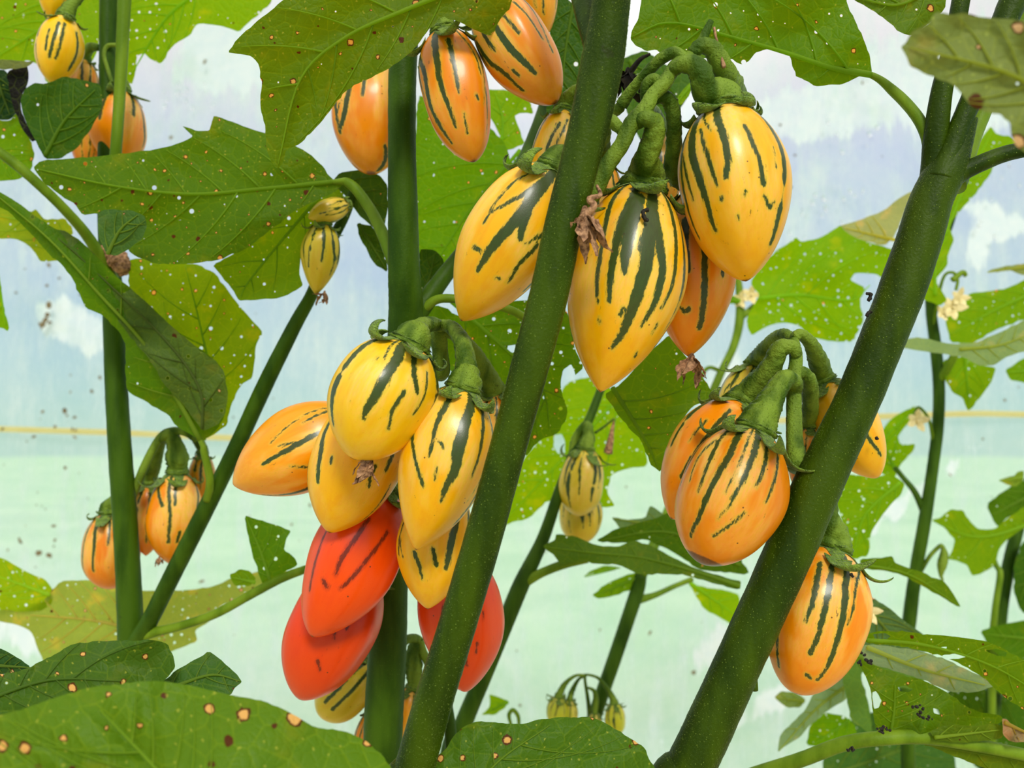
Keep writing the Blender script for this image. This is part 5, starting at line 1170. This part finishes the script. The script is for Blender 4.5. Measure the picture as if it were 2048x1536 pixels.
leaf(pH, [(1612, 1490), (1620, 1450), (1650, 1425), (1690, 1432), (1710, 1450), (1715, 1475), (1690, 1486), (1650, 1496)], [(1700, 1440), (1625, 1490)], .60, color=(96, 164, 14), glow=.62, spot=0, hole=.8, nside=3)
leaf(pH, [(1690, 1290), (1740, 1270), (1810, 1290), (1860, 1330), (1840, 1380), (1760, 1370), (1720, 1340), (1740, 1420), (1745, 1470), (1700, 1440), (1690, 1380), (1680, 1330)], [(1700, 1300), (1780, 1350)], .54, color=(94, 138, 60), glow=.42, spot=0, hole=0, nside=4)

# ============================================================ PLANT I: chewed leaf in the lower right corner
pI = plant('plant with chewed leaf and thick pale stalk filling the lower right corner', 1500, 1536, .36)
stem(pI, [(1380, 1640, .40, 14), (1440, 1580, .39, 14), (1500, 1552, .38, 14), (1600, 1520, .365, 14), (1690, 1487, .355, 14), (1770, 1476, .35, 14), (1850, 1474, .35, 14), (1940, 1488, .35, 13), (2050, 1510, .35, 12), (2120, 1530, .35, 12)], 'leaf_stalk', M_STEML, seed=161, label='thick pale leaf stalk sweeping in from the bottom')
stem(pI, [(1380, 1620, .40, 16), (1360, 1700, .41, 18)], 'main_stem', M_STEM, seed=162, ground=True)
leaf(pI, [(1702, 1305), (1722, 1318), (1760, 1336), (1800, 1348), (1850, 1362), (1890, 1382), (1925, 1408), (1960, 1425), (2000, 1430), (2008, 1440), (1990, 1452), (1955, 1460), (2000, 1476), (1990, 1480), (1940, 1478), (1880, 1470), (1790, 1466), (1758, 1470), (1748, 1440), (1742, 1380), (1730, 1350)], [(1780, 1475), (1788, 1420), (1790, 1370)], .352, gx=.002, color=(88, 136, 18), glow=.5, spot=.5, hole=.2, ribw=4, nside=4, vang=1.1, wave=.005, holes=[[(1795, 1374), (1812, 1371), (1826, 1378), (1818, 1384), (1800, 1383)], [(1866, 1416), (1878, 1420), (1880, 1430), (1868, 1426)], [(1744, 1385), (1752, 1382), (1762, 1400), (1758, 1415), (1748, 1418)]], label='torn leaf rising from the thick pale stalk, dotted with frass')
leaf(pI, [(1738, 1266), (1760, 1262), (1820, 1264), (1880, 1270), (1930, 1276), (1970, 1282), (2010, 1298), (2020, 1306), (2060, 1325), (2110, 1345), (2110, 1450), (2048, 1420), (2010, 1395), (1960, 1350), (1900, 1318), (1840, 1300), (1780, 1290), (1730, 1286)], [(1735, 1280), (1850, 1290), (1980, 1330), (2100, 1400)], .345, gy=.005, color=(96, 146, 14), glow=.52, spot=.3, hole=.3, ribw=4, nside=5, holes=[[(1746, 1268), (1770, 1266), (1782, 1273), (1770, 1280), (1750, 1278)], [(1884, 1310), (1920, 1308), (1934, 1313), (1915, 1318), (1888, 1318)], [(1970, 1300), (1995, 1298), (2014, 1304), (2012, 1314), (1985, 1308)], [(1882, 1294), (1894, 1293), (1892, 1300), (1884, 1299)]], label='long chewed leaf with large holes reaching to the right edge')
leaf(pI, [(1722, 1290), (1760, 1290), (1830, 1300), (1900, 1322), (1960, 1352), (1990, 1372), (1950, 1385), (1900, 1384), (1850, 1360), (1800, 1345), (1750, 1330), (1728, 1318)], [(1735, 1295), (1850, 1340), (1970, 1370)], .372, color=(150, 166, 120), glow=.5, spot=0, hole=0, ribw=5, nside=3, label='pale grey underside behind the chewed leaf')
leaf(pI, [(1860, 1462), (1900, 1448), (1950, 1452), (1990, 1446), (2010, 1455), (2005, 1476), (1980, 1480), (1930, 1486), (1870, 1482)], [(1870, 1475), (2000, 1460)], .345, color=(104, 142, 40), glow=.4, spot=.2, hole=0, nside=3)
leaf(pI, [(2004, 1436), (2016, 1440), (2030, 1458), (2048, 1466), (2090, 1470), (2090, 1484), (2048, 1484), (2018, 1482), (2006, 1470)], [(2010, 1445), (2080, 1478)], .342, wave=.006, color=(150, 122, 84), glow=.15, spot=0, hole=0, nside=2, name='dead_leaf', label='crumpled brown dead end of leaf')
leaf(pI, [(1840, 1484), (1900, 1488), (1980, 1496), (2060, 1500), (2110, 1510), (2110, 1560), (2060, 1560), (1980, 1540), (1900, 1510)], [(1850, 1487), (2090, 1530)], .352, color=(92, 128, 22), glow=.4, spot=.1, hole=0, nside=3)

# ============================================================ PLANT J: blurred leaves along the bottom left, close to the camera
pJ = plant('low plant whose broad spotted leaves fill the bottom edge close to the lens', 500, 1600, .25)
pj = P(500, 1700, .27)
stem(pJ, [(420, 1760, .24, 22), (440, 1900, .24, 24)], 'main_stem', M_STEM, seed=171, ground=True)
leaf(pJ, [(-30, 1295), (0, 1296), (30, 1312), (62, 1334), (40, 1345), (-30, 1352)], [(-20, 1330), (60, 1335)], .30, color=(52, 92, 44), glow=.12, spot=.1, hole=.1, nside=3)
leaf(pJ, [(-30, 1350), (30, 1345), (62, 1334), (90, 1318), (118, 1304), (145, 1288), (190, 1282), (250, 1281), (310, 1280), (335, 1288), (346, 1310), (351, 1335), (335, 1355), (325, 1365), (300, 1380), (250, 1420), (-30, 1480)], [(-30, 1400), (100, 1360), (245, 1362)], .265, gy=-.012, wave=.004, color=(70, 112, 32), glow=.12, ssz=1.2, spot=.6, hole=.05, ribw=4, nside=4, bulge=.0018, step=7, vcol=(104, 140, 62), label='dark spotted leaf at the bottom left behind the blurred one')
leaf(pJ, [(320, 1365), (350, 1342), (385, 1322), (418, 1302), (440, 1318), (462, 1338), (475, 1350), (484, 1364), (470, 1375), (462, 1390), (430, 1395), (340, 1390)], [(330, 1380), (420, 1350), (480, 1362)], .28, gy=-.01, color=(62, 106, 40), glow=.14, spot=.1, hole=.05, nside=3, label='square ended leaf tip standing beside the dark spotted leaf')
leaf(pJ, [(-40, 1440), (40, 1420), (110, 1395), (180, 1375), (260, 1364), (330, 1362), (400, 1375), (460, 1390), (530, 1402), (580, 1425), (630, 1455), (690, 1462), (730, 1480), (765, 1510), (800, 1560), (800, 1680), (-40, 1680)], [(420, 1690), (330, 1560), (200, 1420)], .185, gy=-.010, gx=.004, wave=.004, color=(94, 140, 26), glow=.14, spot=.6, hole=0, ribw=6, ssz=1.7, nside=5, bulge=.0012, label='large blurred leaf with tan spots filling the bottom left', petiole=[(425, 1740, .20, 9), (430, 1800, .24, 12)])
leaf(pJ, [(850, 1545), (862, 1520), (890, 1500), (905, 1475), (925, 1455), (950, 1443), (985, 1444), (1025, 1448), (1055, 1446), (1080, 1438), (1120, 1434), (1170, 1434), (1200, 1440), (1230, 1458), (1260, 1476), (1292, 1498), (1298, 1520), (1320, 1545), (1340, 1660), (840, 1660)], [(900, 1680), (980, 1540), (1100, 1450)], .262, gy=-.012, wave=.003, color=(76, 122, 28), glow=.14, ssz=1.25, spot=.6, hole=.03, ribw=4, nside=5, bulge=.0014, step=7, label='rounded dark leaf with tan spots at the bottom centre', petiole=[(880, 1760, .26, 8), (600, 1900, .25, 10), (450, 1880, .24, 10)])
stem(pF, [(1022, 1450, .60, 3), (1018, 1430, .60, 4), (1026, 1420, .60, 4), (1036, 1432, .60, 4), (1038, 1450, .60, 3)], 'tendril', M_STEML, seed=124)

# ============================================================ background thin stem with flower behind the top truss
pK = pF
stem(pK, [(1460, 500, .74, 6), (1476, 560, .74, 7), (1480, 630, .738, 9), (1468, 690, .735, 8), (1440, 750, .73, 8), (1412, 820, .72, 9), (1386, 900, .70, 9), (1352, 985, .68, 10), (1325, 1050, .66, 10), (1282, 1150, .64, 12)], 'side_branch', M_STEML, seed=181)
stem(pK, [(1482, 635, .738, 7), (1505, 615, .74, 6), (1530, 590, .74, 5), (1545, 570, .74, 5)], 'side_branch', M_STEML, seed=182)
stem(pK, [(1445, 745, .73, 4), (1420, 735, .728, 4), (1405, 748, .728, 4), (1398, 775, .728, 4)], 'tendril', M_STEML, seed=183)
for i, (x, y, s_) in enumerate(((1502, 590, 20), (1480, 600, 18))): blossom(pK, x, y, .735, s_, 330 + i)
leaf(pK, [(1448, 596), (1462, 590), (1484, 600), (1476, 608), (1456, 607)], [(1480, 602), (1450, 597)], .73, color=(100, 168, 20), glow=.6, spot=0, hole=0, nside=2)
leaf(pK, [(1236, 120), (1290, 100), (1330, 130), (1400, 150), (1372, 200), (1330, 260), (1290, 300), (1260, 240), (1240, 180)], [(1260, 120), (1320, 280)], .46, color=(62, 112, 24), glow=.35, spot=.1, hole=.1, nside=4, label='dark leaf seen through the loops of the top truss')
leaf(pK, [(1365, 180), (1380, 165), (1388, 172), (1376, 195), (1362, 210), (1350, 205)], [(1384, 168), (1354, 206)], .40, color=(110, 170, 20), glow=.6, spot=.2, hole=0, nside=2)

# ============================================================ frass (caterpillar droppings) stuck here and there
def frass(label, pts, d, r, seed):
    c = P(*pts[0], d)
    t = empty('frass', Matrix.Translation(c))
    if r < 5:
        v, f = tube_data(np.array([P(x, y, d) - c for x, y in pts]), np.full(len(pts), r * d / FPX), n=22, sides=10, rough=.45, seed=seed)
    else:                      # a heap of little crumbs
        rs = np.random.RandomState(seed); bits = []
        for k in range(4 * len(pts)):
            x, y = pts[k % len(pts)]; q = P(x + rs.normal() * r * .7, y + rs.normal() * r * .55, d + rs.uniform(-.0004, .0006)) - c
            u = rs.normal(size=3); u /= np.linalg.norm(u); rr = r * d / FPX * rs.uniform(.3, .6)
            bits.append(tube_data(np.array((q - u * rr, q, q + u * rr)), np.array((.7, 1, .7)) * rr, n=8, sides=8, rough=.35, seed=seed + k))
        v, f = merge(bits)
    mesh_obj('crumb', v, f, M_FRASS, t)
    tag(t, label, 'droppings', 'dark crumbs of frass')
frass('small curled black dropping near the top of the big central fruit', [(1297, 420), (1287, 422), (1287, 434), (1296, 442)], .2785, 4, 1)
frass('hooked black dropping on the left edge of the right stem', [(1733, 588), (1741, 588), (1740, 596), (1737, 602)], .2995, 3.5, 2)
frass('dark dropping on the right stem just below the hooked one', [(1741, 622), (1736, 628), (1733, 632)], .2935, 4, 3)
frass('black dropping on the upper edge of the fruit right of the right stem', [(1733, 810), (1742, 812)], .341, 5, 4)
frass('oval black speck low on the fruit right of the right stem', [(1752, 874), (1755, 879)], .325, 3, 5)
frass('ragged black heap on the torn leaf in the lower right', [(1834, 1412), (1840, 1424), (1848, 1432), (1854, 1438)], .342, 5.5, 6)
frass('dark crumbs where the torn leaf meets the thick pale stalk', [(1758, 1458), (1766, 1462), (1774, 1460)], .338, 5.5, 7)
frass('black crumbs on the upper corner of the torn leaf', [(1722, 1326), (1730, 1316), (1742, 1326)], .34, 6, 8)
frass('black dot on the thick pale stalk in the lower right', [(1700, 1498), (1704, 1494), (1701, 1502)], .338, 5, 9)
frass('black streak near the top of the lowest right fruit', [(1701, 1148), (1706, 1154)], .298, 3.5, 10)
